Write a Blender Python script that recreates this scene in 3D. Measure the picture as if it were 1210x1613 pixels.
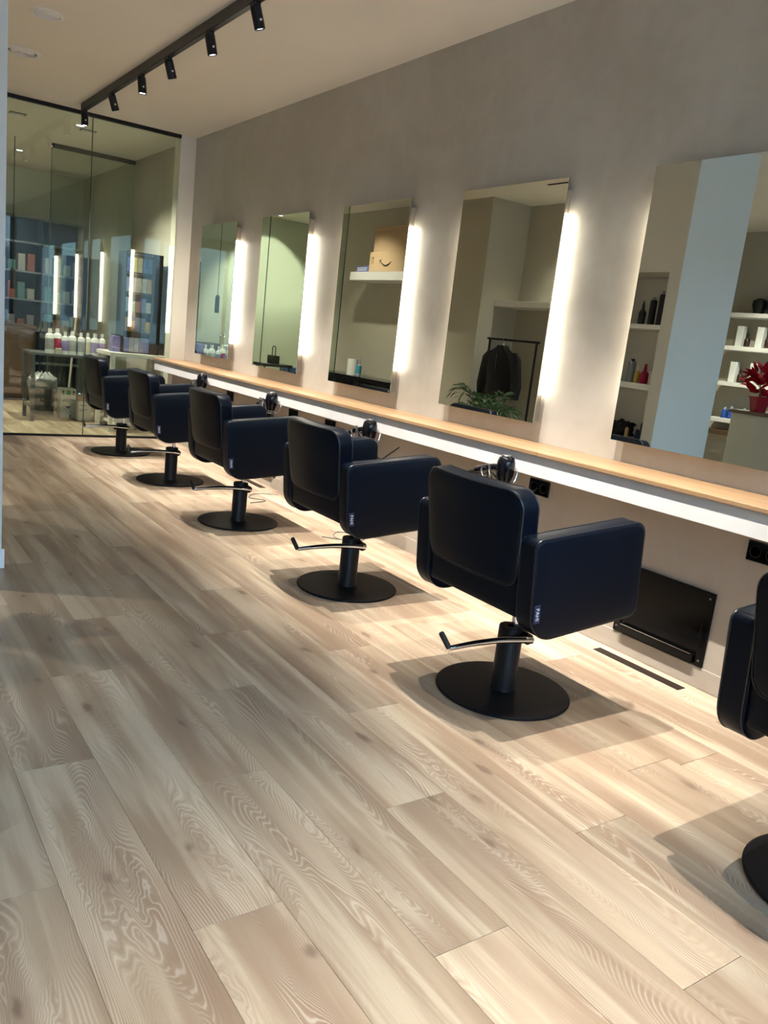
import bpy, bmesh, math, random
from mathutils import Vector, Matrix
random.seed(7)
PI = math.pi
sc = bpy.context.scene
C = sc.collection
for o in list(bpy.data.objects):
    bpy.data.objects.remove(o)

# ------------------------------------------------------------------ camera
def cam_axes(yaw, pitch, roll):
    f = Vector((math.sin(yaw)*math.cos(pitch), math.cos(yaw)*math.cos(pitch), math.sin(pitch)))
    r = f.cross(Vector((0, 0, 1))).normalized()
    u = r.cross(f)
    c, s = math.cos(roll), math.sin(roll)
    return c*r + s*u, -s*r + c*u, f
r_, u_, f_ = cam_axes(math.radians(35.2526), math.radians(-11.9651), math.radians(6.4628))
cam_d = bpy.data.cameras.new('camera')
cam = bpy.data.objects.new('camera', cam_d)
C.objects.link(cam)
cam.matrix_world = Matrix(((r_.x, u_.x, -f_.x, -3.0976), (r_.y, u_.y, -f_.y, 0.0), (r_.z, u_.z, -f_.z, 1.276), (0, 0, 0, 1)))
cam_d.sensor_fit = 'HORIZONTAL'
cam_d.sensor_width = 36.0
cam_d.lens = 36.0*1276.63/1210.0
cam_d.clip_start = 0.05
sc.camera = cam

# ------------------------------------------------------------------ daylight, exposure
DAY = 8.4
SPOT_W = 340.0
LED_E = 14.0
wd = bpy.data.worlds.new('sky')
sc.world = wd
wd.use_nodes = True
wn = wd.node_tree.nodes
wn['Background'].inputs[0].default_value = (0.46, 0.70, 1.0, 1)
wn['Background'].inputs[1].default_value = DAY
pd = bpy.data.lights.new('shopfront_portal', 'AREA')
pd.shape = 'RECTANGLE'
pd.size, pd.size_y = 6.4, 2.7
pd.cycles.is_portal = True
po = bpy.data.objects.new('shopfront_portal', pd)
C.objects.link(po)
po.location = (-3.2, -1.22, 1.45)
po.rotation_euler = (math.radians(90), 0, 0)
vs = sc.view_settings
vs.view_transform = 'Standard'
vs.look = 'None'
vs.gamma = 1.0
vs.use_curve_mapping = False
vs.exposure = 0.20

# ------------------------------------------------------------------ materials
MATS = {}
def nmat(name):
    m = bpy.data.materials.new(name)
    m.use_nodes = True
    MATS[name] = m
    nt = m.node_tree
    return m, nt, nt.nodes['Principled BSDF']
def node(nt, kind, **kw):
    n = nt.nodes.new(kind)
    for k, v in kw.items():
        if k.startswith('i_'):
            key = k[2:]
            key = int(key) if key.isdigit() else key.replace('_', ' ')
            s = n.inputs[key]
            if isinstance(v, bpy.types.NodeSocket):
                nt.links.new(v, s)
            else:
                s.default_value = v
        else:
            setattr(n, k, v)
    return n
def math_(nt, op, a, b=0.0, c=0.0, clamp=False):
    n = nt.nodes.new('ShaderNodeMath')
    n.operation = op
    n.use_clamp = clamp
    for i, v in enumerate((a, b, c)):
        if isinstance(v, bpy.types.NodeSocket):
            nt.links.new(v, n.inputs[i])
        else:
            n.inputs[i].default_value = v
    return n.outputs[0]
def mix_(nt, fac, a, b, blend='MIX'):
    n = nt.nodes.new('ShaderNodeMix')
    n.data_type = 'RGBA'
    n.blend_type = blend
    for idx, v in ((0, fac), (6, a), (7, b)):
        if isinstance(v, bpy.types.NodeSocket):
            nt.links.new(v, n.inputs[idx])
        else:
            n.inputs[idx].default_value = v if idx == 0 else (*v[:3], 1)
    return n.outputs[2]
def smooth(nt, v, lo, hi):
    n = nt.nodes.new('ShaderNodeMapRange')
    n.interpolation_type = 'SMOOTHSTEP'
    nt.links.new(v, n.inputs[0])
    n.inputs[1].default_value, n.inputs[2].default_value = lo, hi
    return n.outputs[0]
def pm(name, col, rough=0.5, metal=0.0, var=0.06, scale=8.0, bump=0.0, spec=0.5, stretch=(1, 1, 1), coat=0.0):
    """paint / plastic / metal with a little procedural tone variation"""
    m, nt, b = nmat(name)
    tc = node(nt, 'ShaderNodeTexCoord')
    mp = node(nt, 'ShaderNodeMapping', i_Vector=tc.outputs['Object'], i_Scale=stretch)
    nz = node(nt, 'ShaderNodeTexNoise', i_Vector=mp.outputs[0], i_Scale=scale, i_Detail=3.0)
    lo = tuple(c*(1-var) for c in col)
    hi = tuple(min(1, c*(1+var)) for c in col)
    c = mix_(nt, nz.outputs[0], lo, hi)
    nt.links.new(c, b.inputs['Base Color'])
    b.inputs['Roughness'].default_value = rough
    b.inputs['Metallic'].default_value = metal
    b.inputs['Specular IOR Level'].default_value = spec
    b.inputs['Coat Weight'].default_value = coat
    if bump:
        bp = node(nt, 'ShaderNodeBump', i_Height=nz.outputs[0], i_Strength=bump, i_Distance=0.01)
        nt.links.new(bp.outputs[0], b.inputs['Normal'])
    return m
def emis(name, col, e):
    m, nt, b = nmat(name)
    b.inputs['Base Color'].default_value = (*[min(1, c) for c in col], 1)
    b.inputs['Emission Color'].default_value = (*col, 1)
    b.inputs['Emission Strength'].default_value = e
    return m

def micro_cement(name, a, b_, rough=0.5):
    m, nt, b = nmat(name)
    tc = node(nt, 'ShaderNodeTexCoord')
    n1 = node(nt, 'ShaderNodeTexNoise', i_Vector=tc.outputs['Object'], i_Scale=1.3, i_Detail=5.0, i_Roughness=0.6, i_Distortion=0.6)
    n2 = node(nt, 'ShaderNodeTexNoise', i_Vector=tc.outputs['Object'], i_Scale=6.0, i_Detail=4.0, i_Distortion=1.2)
    f = math_(nt, 'ADD', math_(nt, 'MULTIPLY', n1.outputs[0], 0.65), math_(nt, 'MULTIPLY', n2.outputs[0], 0.35))
    c = mix_(nt, smooth(nt, f, 0.33, 0.67), a, b_)
    nt.links.new(c, b.inputs['Base Color'])
    r = math_(nt, 'ADD', math_(nt, 'MULTIPLY', smooth(nt, n2.outputs[0], 0.35, 0.65), 0.16), rough-0.08)
    nt.links.new(r, b.inputs['Roughness'])
    bp = node(nt, 'ShaderNodeBump', i_Height=n2.outputs[0], i_Strength=0.10, i_Distance=0.01)
    nt.links.new(bp.outputs[0], b.inputs['Normal'])
    return m

def oak(name):
    m, nt, b = nmat(name)
    tc = node(nt, 'ShaderNodeTexCoord')
    oi = node(nt, 'ShaderNodeObjectInfo')
    rnd = oi.outputs['Random']
    off = node(nt, 'ShaderNodeCombineXYZ', i_X=math_(nt, 'MULTIPLY', rnd, 13.7), i_Y=math_(nt, 'MULTIPLY', rnd, 71.3), i_Z=math_(nt, 'MULTIPLY', rnd, 37.9))
    p = node(nt, 'ShaderNodeVectorMath', operation='ADD', i_0=tc.outputs['Object'], i_1=off.outputs[0])
    sep = node(nt, 'ShaderNodeSeparateXYZ', i_0=tc.outputs['Object'])
    def noise(scale, detail=2.0, dist=0.0, rough=0.5):
        mp = node(nt, 'ShaderNodeMapping', i_Vector=p.outputs[0], i_Scale=scale)
        return node(nt, 'ShaderNodeTexNoise', i_Vector=mp.outputs[0], i_Scale=1.0, i_Detail=detail, i_Distortion=dist, i_Roughness=rough).outputs[0]
    f = noise((5.0, 0.95, 1.0), 1.5, 0.6)
    streak = noise((15.0, 1.0, 1.0), 3.0, 0.3)
    wide = noise((7.0, 0.8, 1.0), 2.0, 0.4)
    fine = noise((260.0, 9.0, 1.0), 2.0)
    mask = noise((9.0, 1.8, 1.0), 2.0)
    # knots: sparse stretched cells
    mpv = node(nt, 'ShaderNodeMapping', i_Vector=p.outputs[0], i_Scale=(4.6, 1.7, 1.0))
    vo = node(nt, 'ShaderNodeTexVoronoi', i_Vector=mpv.outputs[0], i_Scale=1.0)
    vo.voronoi_dimensions = '2D'
    sel = node(nt, 'ShaderNodeSeparateColor', i_0=vo.outputs['Color'])
    keep = math_(nt, 'GREATER_THAN', sel.outputs[0], 0.45)
    dn = math_(nt, 'ADD', vo.outputs['Distance'], math_(nt, 'MULTIPLY', math_(nt, 'SUBTRACT', noise((26.0, 13.0, 1.0), 2.0), 0.5), 0.22))
    knot = math_(nt, 'MULTIPLY', math_(nt, 'SUBTRACT', 1.0, smooth(nt, dn, 0.0, 0.085)), keep)
    halo = math_(nt, 'MULTIPLY', math_(nt, 'SUBTRACT', 1.0, smooth(nt, dn, 0.0, 0.45)), keep)
    ring = math_(nt, 'ADD', math_(nt, 'ADD', math_(nt, 'MULTIPLY', sep.outputs[0], 640.0), math_(nt, 'MULTIPLY', f, 380.0)), math_(nt, 'MULTIPLY', halo, 46.0))
    ring = math_(nt, 'ADD', ring, math_(nt, 'MULTIPLY', noise((60.0, 14.0, 1.0), 2.0), 1.8))
    s = math_(nt, 'SINE', ring)
    line = math_(nt, 'MULTIPLY', smooth(nt, s, 0.45, 1.0), smooth(nt, mask, 0.44, 0.66))
    dark = math_(nt, 'MULTIPLY', smooth(nt, s, -0.2, -1.0), smooth(nt, mask, 0.36, 0.60))
    c = mix_(nt, smooth(nt, wide, 0.33, 0.66), (0.50, 0.40, 0.295), (0.335, 0.245, 0.175))
    c = mix_(nt, math_(nt, 'MULTIPLY', smooth(nt, streak, 0.48, 0.70), 0.85), c, (0.62, 0.525, 0.40))
    c = mix_(nt, math_(nt, 'MULTIPLY', smooth(nt, streak, 0.47, 0.28), 0.6), c, (0.30, 0.21, 0.15))
    c = mix_(nt, math_(nt, 'MULTIPLY', dark, 0.26), c, (0.25, 0.17, 0.12))
    c = mix_(nt, math_(nt, 'MULTIPLY', line, 0.40), c, (0.78, 0.70, 0.60))
    c = mix_(nt, math_(nt, 'MULTIPLY', halo, 0.55), c, (0.33, 0.24, 0.175))
    c = mix_(nt, math_(nt, 'MULTIPLY', knot, 0.75), c, (0.17, 0.115, 0.085))
    c = mix_(nt, math_(nt, 'MULTIPLY', smooth(nt, fine, 0.50, 0.80), 0.20), c, (0.27, 0.20, 0.15))
    hs = node(nt, 'ShaderNodeHueSaturation', i_Color=c, i_Saturation=1.10,
              i_Value=math_(nt, 'ADD', math_(nt, 'MULTIPLY', math_(nt, 'FRACT', math_(nt, 'MULTIPLY', rnd, 91.7)), 0.22), 0.80))
    nt.links.new(hs.outputs[0], b.inputs['Base Color'])
    nt.links.new(math_(nt, 'ADD', 0.42, math_(nt, 'MULTIPLY', s, 0.05)), b.inputs['Roughness'])
    b.inputs['Specular IOR Level'].default_value = 0.35
    bp = node(nt, 'ShaderNodeBump', i_Height=math_(nt, 'ADD', math_(nt, 'MULTIPLY', s, 0.5), fine), i_Strength=0.12, i_Distance=0.002)
    nt.links.new(bp.outputs[0], b.inputs['Normal'])
    return m

def bench_wood(name):
    m, nt, b = nmat(name)
    tc = node(nt, 'ShaderNodeTexCoord')
    oi = node(nt, 'ShaderNodeObjectInfo')
    off = node(nt, 'ShaderNodeCombineXYZ', i_Y=math_(nt, 'MULTIPLY', oi.outputs['Random'], 40.0))
    p = node(nt, 'ShaderNodeVectorMath', operation='ADD', i_0=tc.outputs['Object'], i_1=off.outputs[0])
    mp = node(nt, 'ShaderNodeMapping', i_Vector=p.outputs[0], i_Scale=(22.0, 1.6, 22.0))
    n1 = node(nt, 'ShaderNodeTexNoise', i_Vector=mp.outputs[0], i_Scale=1.0, i_Detail=4.0, i_Distortion=0.8)
    c = mix_(nt, smooth(nt, n1.outputs[0], 0.3, 0.7), (0.30, 0.18, 0.09), (0.40, 0.255, 0.14))
    nt.links.new(c, b.inputs['Base Color'])
    b.inputs['Roughness'].default_value = 0.38
    return m

def thin_glass(name, tint, extra=1.0, ior=1.5):
    m, nt, b = nmat(name)
    out = nt.nodes['Material Output']
    nt.nodes.remove(b)
    fr = node(nt, 'ShaderNodeFresnel', i_IOR=ior)
    tr = node(nt, 'ShaderNodeBsdfTransparent', i_Color=(*tint, 1))
    gl = node(nt, 'ShaderNodeBsdfGlossy', i_Color=(0.95, 0.97, 0.96, 1), i_Roughness=0.0)
    tc = node(nt, 'ShaderNodeTexCoord')
    nz = node(nt, 'ShaderNodeTexNoise', i_Vector=tc.outputs['Object'], i_Scale=0.8)
    fac = math_(nt, 'MULTIPLY', fr.outputs[0], math_(nt, 'ADD', extra, math_(nt, 'MULTIPLY', nz.outputs[0], 0.05)), clamp=True)
    mx = node(nt, 'ShaderNodeMixShader', i_0=fac, i_1=tr.outputs[0], i_2=gl.outputs[0])
    nt.links.new(mx.outputs[0], out.inputs[0])
    return m

M_wall = micro_cement('wall_cement', (0.44, 0.40, 0.335), (0.53, 0.49, 0.43), 0.42)
M_lower = micro_cement('lower_wall_cement', (0.40, 0.345, 0.285), (0.45, 0.395, 0.335), 0.6)
M_opp = pm('opposite_wall_paint', (0.44, 0.41, 0.335), 0.7, var=0.04, scale=3)
M_pillar = pm('pillar_paint', (0.62, 0.60, 0.56), 0.7, var=0.03, scale=3)
M_ceil = pm('ceiling_paint', (0.76, 0.71, 0.63), 0.8, var=0.025, scale=2)
M_white = pm('white_lacquer', (0.78, 0.77, 0.75), 0.45, var=0.03)
M_fascia = micro_cement('bench_plaster', (0.62, 0.61, 0.60), (0.70, 0.69, 0.675), 0.5)
M_oak = oak('cerused_oak')
M_sub = pm('dark_underlay', (0.16, 0.15, 0.17), 0.9)
M_bwood = bench_wood('bench_oak')
M_black = pm('black_metal', (0.008, 0.008, 0.010), 0.42, 0.0, spec=0.3)
M_track = pm('track_aluminium', (0.055, 0.052, 0.048), 0.5, 0.3)
M_base = pm('base_powder_coat', (0.006, 0.007, 0.009), 0.45, 0.0, var=0.15, scale=300, bump=0.03, spec=0.16)
M_leather = pm('black_leather', (0.0023, 0.0048, 0.0108), 0.40, var=0.12, scale=260, bump=0.05, spec=0.13)  # black leather; some blue daylight sheen is put into the base colour
M_pipe = pm('black_piping', (0.008, 0.010, 0.015), 0.32)
M_chrome = pm('chrome', (0.80, 0.80, 0.82), 0.10, 1.0, var=0.02)
M_grip = pm('rubber_grip', (0.012, 0.012, 0.013), 0.6)
M_gloss = pm('black_gloss_plastic', (0.004, 0.004, 0.006), 0.14, var=0.05, spec=0.4)
M_blackglass = pm('black_gloss_panel', (0.003, 0.003, 0.0035), 0.16, var=0.05, spec=0.16)
M_cable = pm('cable_rubber', (0.02, 0.02, 0.022), 0.35)
M_navy = pm('navy_tag', (0.012, 0.018, 0.06), 0.6)
M_lett = pm('white_lettering', (0.75, 0.78, 0.85), 0.6)
M_led = emis('led_diffuser', (1.0, 0.93, 0.77), LED_E)
M_lens = emis('spot_lens', (0.92, 0.95, 1.0), 9.0)
M_mirror, _nt, _b = nmat('mirror_silver')
_tc = node(_nt, 'ShaderNodeTexCoord')
_nz = node(_nt, 'ShaderNodeTexNoise', i_Vector=_tc.outputs['Object'], i_Scale=0.6)
_nt.links.new(mix_(_nt, _nz.outputs[0], (0.75, 0.79, 0.72), (0.77, 0.81, 0.745)), _b.inputs['Base Color'])
_b.inputs['Metallic'].default_value = 1.0
_b.inputs['Roughness'].default_value = 0.0
M_medge = pm('mirror_edge', (0.05, 0.07, 0.06), 0.2)
M_glass = thin_glass('partition_glass', (0.87, 0.92, 0.86), 1.25)
M_glass2 = thin_glass('inner_glass', (0.86, 0.92, 0.87), 1.5)
M_shopglass = thin_glass('shop_window_glass', (0.95, 0.97, 0.97), 1.0)
M_backing = pm('shaded_backing', (0.24, 0.19, 0.145), 0.6)  # darkened lower wall tone, shade beside the mirror put into the colour
M_dkbrown = pm('dark_brown_strip', (0.03, 0.02, 0.015), 0.7, spec=0.15)
M_card = pm('cardboard', (0.45, 0.31, 0.18), 0.8, var=0.06, scale=12)
M_print = pm('print_black', (0.02, 0.02, 0.02), 0.7)
M_dwood = pm('dark_brown_wood', (0.10, 0.06, 0.035), 0.5, var=0.3, scale=6, stretch=(1, 8, 8))
M_leafg = pm('palm_green', (0.03, 0.10, 0.03), 0.45, var=0.4, scale=9)
M_leafr = pm('poinsettia_red', (0.30, 0.006, 0.012), 0.9, var=0.35, scale=14, spec=0.1)
M_cloth = pm('black_cloth', (0.012, 0.012, 0.015), 0.85, var=0.3, scale=18, bump=0.3)
M_paper = pm('white_paper', (0.75, 0.75, 0.72), 0.8, var=0.03)
M_concrete = pm('street_paving', (0.40, 0.39, 0.37), 0.85, var=0.12, scale=3)
M_basin = pm('basin_ceramic', (0.75, 0.78, 0.82), 0.15, var=0.02)
M_grey = pm('grey_steel', (0.14, 0.14, 0.15), 0.4, 0.5)
M_green = pm('back_room_paint', (0.62, 0.66, 0.56), 0.7, var=0.03, scale=2)
_cc = {}
def colmat(c, rough=0.4):
    k = tuple(round(v, 3) for v in c)+(rough,)
    if k not in _cc:
        _cc[k] = pm('tint_%d' % len(_cc), c, rough, var=0.08, scale=30)
    return _cc[k]

# ------------------------------------------------------------------ mesh helpers
def link_mesh(name, me, mat, parent=None):
    o = bpy.data.objects.new(name, me)
    C.objects.link(o)
    if mat is not None and not me.materials:
        me.materials.append(mat)
    if parent is not None:
        o.parent = parent
    return o
def obj(name, bm, mat, parent=None, smooth_=False, loc=None):
    me = bpy.data.meshes.new(name)
    bmesh.ops.recalc_face_normals(bm, faces=bm.faces)
    bm.to_mesh(me)
    bm.free()
    if smooth_:
        for p in me.polygons:
            p.use_smooth = True
        try:
            me.set_sharp_from_angle(angle=math.radians(smooth_ if smooth_ is not True else 40))
        except Exception:
            pass
    o = link_mesh(name, me, mat, parent)
    if loc:
        o.location = loc
    return o
def bm_box(a, b, bevel=0.0, bm=None, seg=2):
    own = bm is None
    bm = bm or bmesh.new()
    lo = [min(a[i], b[i]) for i in range(3)]
    hi = [max(a[i], b[i]) for i in range(3)]
    vs_ = [bm.verts.new((x, y, z)) for z in (lo[2], hi[2]) for y in (lo[1], hi[1]) for x in (lo[0], hi[0])]
    fs = [bm.faces.new([vs_[i] for i in q]) for q in ((0, 2, 3, 1), (4, 5, 7, 6), (0, 1, 5, 4), (2, 6, 7, 3), (0, 4, 6, 2), (1, 3, 7, 5))]
    if bevel:
        es = list({e for f in fs for e in f.edges})
        bmesh.ops.bevel(bm, geom=es, offset=bevel, segments=seg, affect='EDGES', profile=0.5)
    return bm
def bm_cyl(p0, p1, r0, r1=None, n=24, bm=None, cap=True):
    bm = bm or bmesh.new()
    r1 = r0 if r1 is None else r1
    p0, p1 = Vector(p0), Vector(p1)
    d = (p1-p0).normalized()
    a = d.orthogonal().normalized()
    b = d.cross(a)
    R = []
    for p, r in ((p0, r0), (p1, r1)):
        R.append([bm.verts.new(p+(a*math.cos(2*PI*i/n)+b*math.sin(2*PI*i/n))*r) for i in range(n)])
    for i in range(n):
        bm.faces.new((R[0][i], R[0][(i+1) % n], R[1][(i+1) % n], R[1][i]))
    if cap:
        bm.faces.new(R[0][::-1])
        bm.faces.new(R[1])
    return bm
def bm_lathe(prof, c=(0, 0, 0), n=28, bm=None, axis=(0, 0, 1)):
    """prof: list of (radius, distance along axis)"""
    bm = bm or bmesh.new()
    c = Vector(c)
    d = Vector(axis).normalized()
    a = d.orthogonal().normalized() if abs(d.z) < 0.99 else Vector((1, 0, 0))
    b = d.cross(a)
    rings = []
    for r, t in prof:
        if r < 1e-5:
            rings.append([bm.verts.new(c+d*t)])
        else:
            rings.append([bm.verts.new(c+d*t+(a*math.cos(2*PI*i/n)+b*math.sin(2*PI*i/n))*r) for i in range(n)])
    for A, B in zip(rings, rings[1:]):
        for i in range(n):
            j = (i+1) % n
            if len(A) == 1 and len(B) > 1:
                bm.faces.new((A[0], B[i], B[j]))
            elif len(B) == 1 and len(A) > 1:
                bm.faces.new((A[i], A[j], B[0]))
            elif len(A) > 1:
                bm.faces.new((A[i], A[j], B[j], B[i]))
    for R_ in (rings[0], rings[-1]):
        if len(R_) > 2:
            bm.faces.new(R_)
    return bm
def catmull(pts, k=8, closed=False):
    pts = [Vector(p) for p in pts]
    n = len(pts)
    out = []
    rng = range(n) if closed else range(n-1)
    for i in rng:
        if closed:
            p0, p1, p2, p3 = pts[(i-1) % n], pts[i], pts[(i+1) % n], pts[(i+2) % n]
        else:
            p0, p1, p2, p3 = pts[max(i-1, 0)], pts[i], pts[i+1], pts[min(i+2, n-1)]
        for j in range(k):
            t = j/k
            out.append(0.5*((2*p1)+(p2-p0)*t+(2*p0-5*p1+4*p2-p3)*t*t+(3*p1-p0-3*p2+p3)*t**3))
    if not closed:
        out.append(pts[-1])
    return out
def bm_tube(pts, r, n=8, closed=False, bm=None):
    bm = bm or bmesh.new()
    pts = [Vector(p) for p in pts]
    N = len(pts)
    rr = r if isinstance(r, (list, tuple)) else [r]*N
    prev = None
    rings = []
    for i, p in enumerate(pts):
        if closed:
            t = pts[(i+1) % N]-pts[i-1]
        else:
            t = pts[min(i+1, N-1)]-pts[max(i-1, 0)]
        t = t.normalized() if t.length > 1e-9 else Vector((0, 0, 1))
        if prev is None:
            a = t.orthogonal().normalized()
        else:
            a = prev-t*prev.dot(t)
            a = a.normalized() if a.length > 1e-6 else t.orthogonal().normalized()
        prev = a
        b = t.cross(a)
        rings.append([bm.verts.new(p+(a*math.cos(2*PI*j/n)+b*math.sin(2*PI*j/n))*rr[i]) for j in range(n)])
    for i in range(N if closed else N-1):
        A, B = rings[i], rings[(i+1) % N]
        for j in range(n):
            bm.faces.new((A[j], A[(j+1) % n], B[(j+1) % n], B[j]))
    if not closed:
        bm.faces.new(rings[0][::-1])
        bm.faces.new(rings[-1])
    return bm
def round_poly(corners, k=7):
    """corners: (u, v, radius) counter-clockwise -> outline"""
    n = len(corners)
    out = []
    for i in range(n):
        p = Vector(corners[i][:2])
        r = corners[i][2]
        a = (Vector(corners[i-1][:2])-p).normalized()
        b = (Vector(corners[(i+1) % n][:2])-p).normalized()
        if r < 1e-5:
            out.append(p)
            continue
        ang = a.angle(b)
        d = r/math.tan(ang/2)
        c = p+(a+b).normalized()*(r/math.sin(ang/2))
        s, e = p+a*d, p+b*d
        a0 = math.atan2(s.y-c.y, s.x-c.x)
        a1 = math.atan2(e.y-c.y, e.x-c.x)
        while a1-a0 > PI:
            a1 -= 2*PI
        while a1-a0 < -PI:
            a1 += 2*PI
        for j in range(k+1):
            t = a0+(a1-a0)*j/k
            out.append(Vector((c.x+r*math.cos(t), c.y+r*math.sin(t))))
    return out
def bm_pad(outline, w0, w1, to3, edge=0.012, inset_steps=3):
    """padded prism: outline (2D) extruded from w0 to w1 with rounded rims; to3(u,v,w)->Vector"""
    bm = bmesh.new()
    cx_ = sum(p.x for p in outline)/len(outline)
    cy_ = sum(p.y for p in outline)/len(outline)
    xs = [p.x for p in outline]
    ys = [p.y for p in outline]
    hx, hy = (max(xs)-min(xs))/2, (max(ys)-min(ys))/2
    def ring(ins, w):
        return [bm.verts.new(to3(cx_+(p.x-cx_)*(1-ins/hx), cy_+(p.y-cy_)*(1-ins/hy), w)) for p in outline]
    prof = [(edge*(1-math.sin(i*PI/2/inset_steps)), edge*(1-math.cos(i*PI/2/inset_steps))) for i in range(inset_steps+1)]
    R = [ring(min(hx, hy)*0.35, w0)]
    R += [ring(i, w0+d) for i, d in [(edge*(1-math.sin(a)), edge*(1-math.cos(a))) for a in [k*PI/2/inset_steps for k in range(inset_steps+1)]]]
    R += [ring(i, w1-d) for i, d in [(edge*(1-math.sin(a)), edge*(1-math.cos(a))) for a in [k*PI/2/inset_steps for k in range(inset_steps, -1, -1)]]]
    R += [ring(min(hx, hy)*0.35, w1)]
    n = len(outline)
    for A, B in zip(R, R[1:]):
        for i in range(n):
            bm.faces.new((A[i], A[(i+1) % n], B[(i+1) % n], B[i]))
    bm.faces.new(R[0][::-1])
    bm.faces.new(R[-1])
    return bm
def tag(o, label, cat, group=None):
    o['label'] = label
    o['category'] = cat
    if group:
        o['group'] = group
    return o
def thing(name, label, cat, loc=(0, 0, 0), rz=0.0, group=None):
    o = bpy.data.objects.new(name, None)
    C.objects.link(o)
    o.empty_display_size = 0.1
    o.location = loc
    o.rotation_euler = (0, 0, rz)
    return tag(o, label, cat, group)
def struct(name, bm, mat, label=None, parent=None):
    o = obj(name, bm, mat, parent)
    if parent is None:
        o['kind'] = 'structure'
        if label:
            o['label'] = label
    return o
def copy_tree(o, parent=None):
    c = o.copy()
    C.objects.link(c)
    c.parent = parent
    for ch in list(o.children):
        copy_tree(ch, c)
    return c
def text_mesh(s, size, name):
    cu = bpy.data.curves.new(name, 'FONT')
    cu.body = s
    cu.size = size
    cu.align_x = 'CENTER'
    cu.align_y = 'CENTER'
    cu.extrude = 0.0004
    cu.resolution_u = 3
    t = bpy.data.objects.new(name, cu)
    C.objects.link(t)
    dg = bpy.context.evaluated_depsgraph_get()
    me = bpy.data.meshes.new_from_object(t.evaluated_get(dg))
    bpy.data.objects.remove(t)
    me.materials.clear()
    return me

# ================================================================== SETTING
H = 3.0            # ceiling height
YG = 8.29          # glass partition
XL = -6.2          # far left wall
YF = -1.2          # shop front
YB = 12.6          # far end of the back room
# floor: underlay with separate oak planks
floor = struct('floor', bm_box((XL, YF, -0.06), (0.0, YB, -0.012)), M_sub, 'pale oak plank floor')
PW, PL, GAP = 0.2138, 1.368, 0.0006
joint0 = {0: 1.257, 1: 2.195, 2: 1.596, 3: 2.48, 4: 1.90, -1: 1.835, -2: 0.895, -3: 1.472, -6: 1.613}
pm_cache = {}
def plank_mesh(w, l):
    k = (round(w, 3), round(l, 3))
    if k not in pm_cache:
        bm = bm_box((-w/2+GAP*0.5, -l/2+GAP, -0.012), (w/2-GAP*0.5, l/2-GAP, 0.0))
        top = [e for e in bm.edges if all(v.co.z > -0.001 for v in e.verts)]
        bmesh.ops.bevel(bm, geom=top, offset=0.0006, segments=1, affect='EDGES')
        me = bpy.data.meshes.new('plank')
        bmesh.ops.recalc_face_normals(bm, faces=bm.faces)
        bm.to_mesh(me)
        bm.free()
        me.materials.append(M_oak)
        pm_cache[k] = me
    return pm_cache[k]
rest = bmesh.new()
for i in range(-9, 21):
    xr = -1.839-PW*i
    xl = xr-PW
    if xl < XL:
        break
    xr_ = min(xr, -0.02)
    if xr_-xl < 0.03:
        continue
    if i in joint0:
        y0 = joint0[i]*0.88
    else:
        y0 = random.uniform(0, PL)
    while y0 > YF:
        y0 -= PL
    while y0 < YB:
        a, b_ = max(y0, YF), min(y0+PL, YB)
        y0 += PL
        if b_-a < 0.05:
            continue
        near = xl > -4.0
        if near:
            o = link_mesh('plank', plank_mesh(xr_-xl, b_-a), M_oak, floor)
            o.location = ((xl+xr_)/2, (a+b_)/2, 0)
        else:
            bm_box((xl+GAP, a+GAP, -0.012), (xr_-GAP, b_-GAP, 0.0), bm=rest)
ro = obj('plank_field', rest, M_oak, floor)
ro['kind'] = 'stuff'

ceiling = struct('ceiling', bm_box((XL, YF, H), (0.2, YB, H+0.15)), M_ceil, 'warm beige painted ceiling')
wall_right = struct('wall_right', bm_box((0.0, YF, 0.0), (0.2, YB, H)), M_wall, 'taupe micro-cement wall behind the mirrors')
struct('wall_right_lower', bm_box((-0.115, YF, 0.0), (0.0, YG, 0.715)), M_lower, 'lower wall under the styling bench')
struct('baseboard_right', bm_box((-0.122, YF, 0.0), (-0.115, YG, 0.088), 0.002), M_lower, 'low skirting under the bench')
struct('trim_1', bm_box((-0.156, YG, 0.0), (0.0, YG+0.16, H)), M_ceil, 'pilaster closing the glass partition')
struct('wall_back', bm_box((XL, YB, 0.0), (0.2, YB+0.15, H)), M_green, 'far wall of the back room')
struct('wall_left', bm_box((XL-0.15, YF, 0.0), (XL, YB, H)), M_opp, 'far wall behind the reception')
# pillar wall with an open niche (seen in the nearest mirror)
pil = struct('wall_left_pillar', bm_box((-3.14, 4.09, 0.0), (-2.78, 5.25, H)), M_pillar, 'pale pillar wall with a shelf niche')
PF0, PF1, NY0, NY1 = -2.78, -2.42, 4.20, 4.80
def piece(name, a, b_, mat=M_pillar, parent=pil, bevel=0.0):
    return obj(name, bm_box(a, b_, bevel), mat, parent)
piece('pier', (PF0, 4.09, 0), (PF1, NY0, H))
piece('pier', (PF0, NY1, 0), (PF1, 5.25, H))
piece('lintel', (PF0, NY0, 2.02), (PF1, NY1, H))
piece('sill', (PF0, NY0, 0), (PF1, NY1, 0.70))
piece('niche_shelf', (PF0, NY0, 1.585), (PF1, NY1, 1.62), M_white)
piece('niche_shelf', (PF0, NY0, 1.11), (PF1, NY1, 1.155), M_white)
struct('baseboard_pillar', bm_box((-3.15, 4.078, 0.0), (-2.408, 4.09, 0.095), 0.002), M_white, 'white skirting at the foot of the pillar')
struct('wall_left_far', bm_box((-4.6, 7.55, 0.0), (-3.4, 11.2, H)), M_opp, 'plain wall block opposite the far stations')
struct('wall_left_alcove', bm_box((-4.2, 5.6, 0.0), (-4.0, 7.55, H)), M_opp, 'back wall of the coat alcove')
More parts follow.
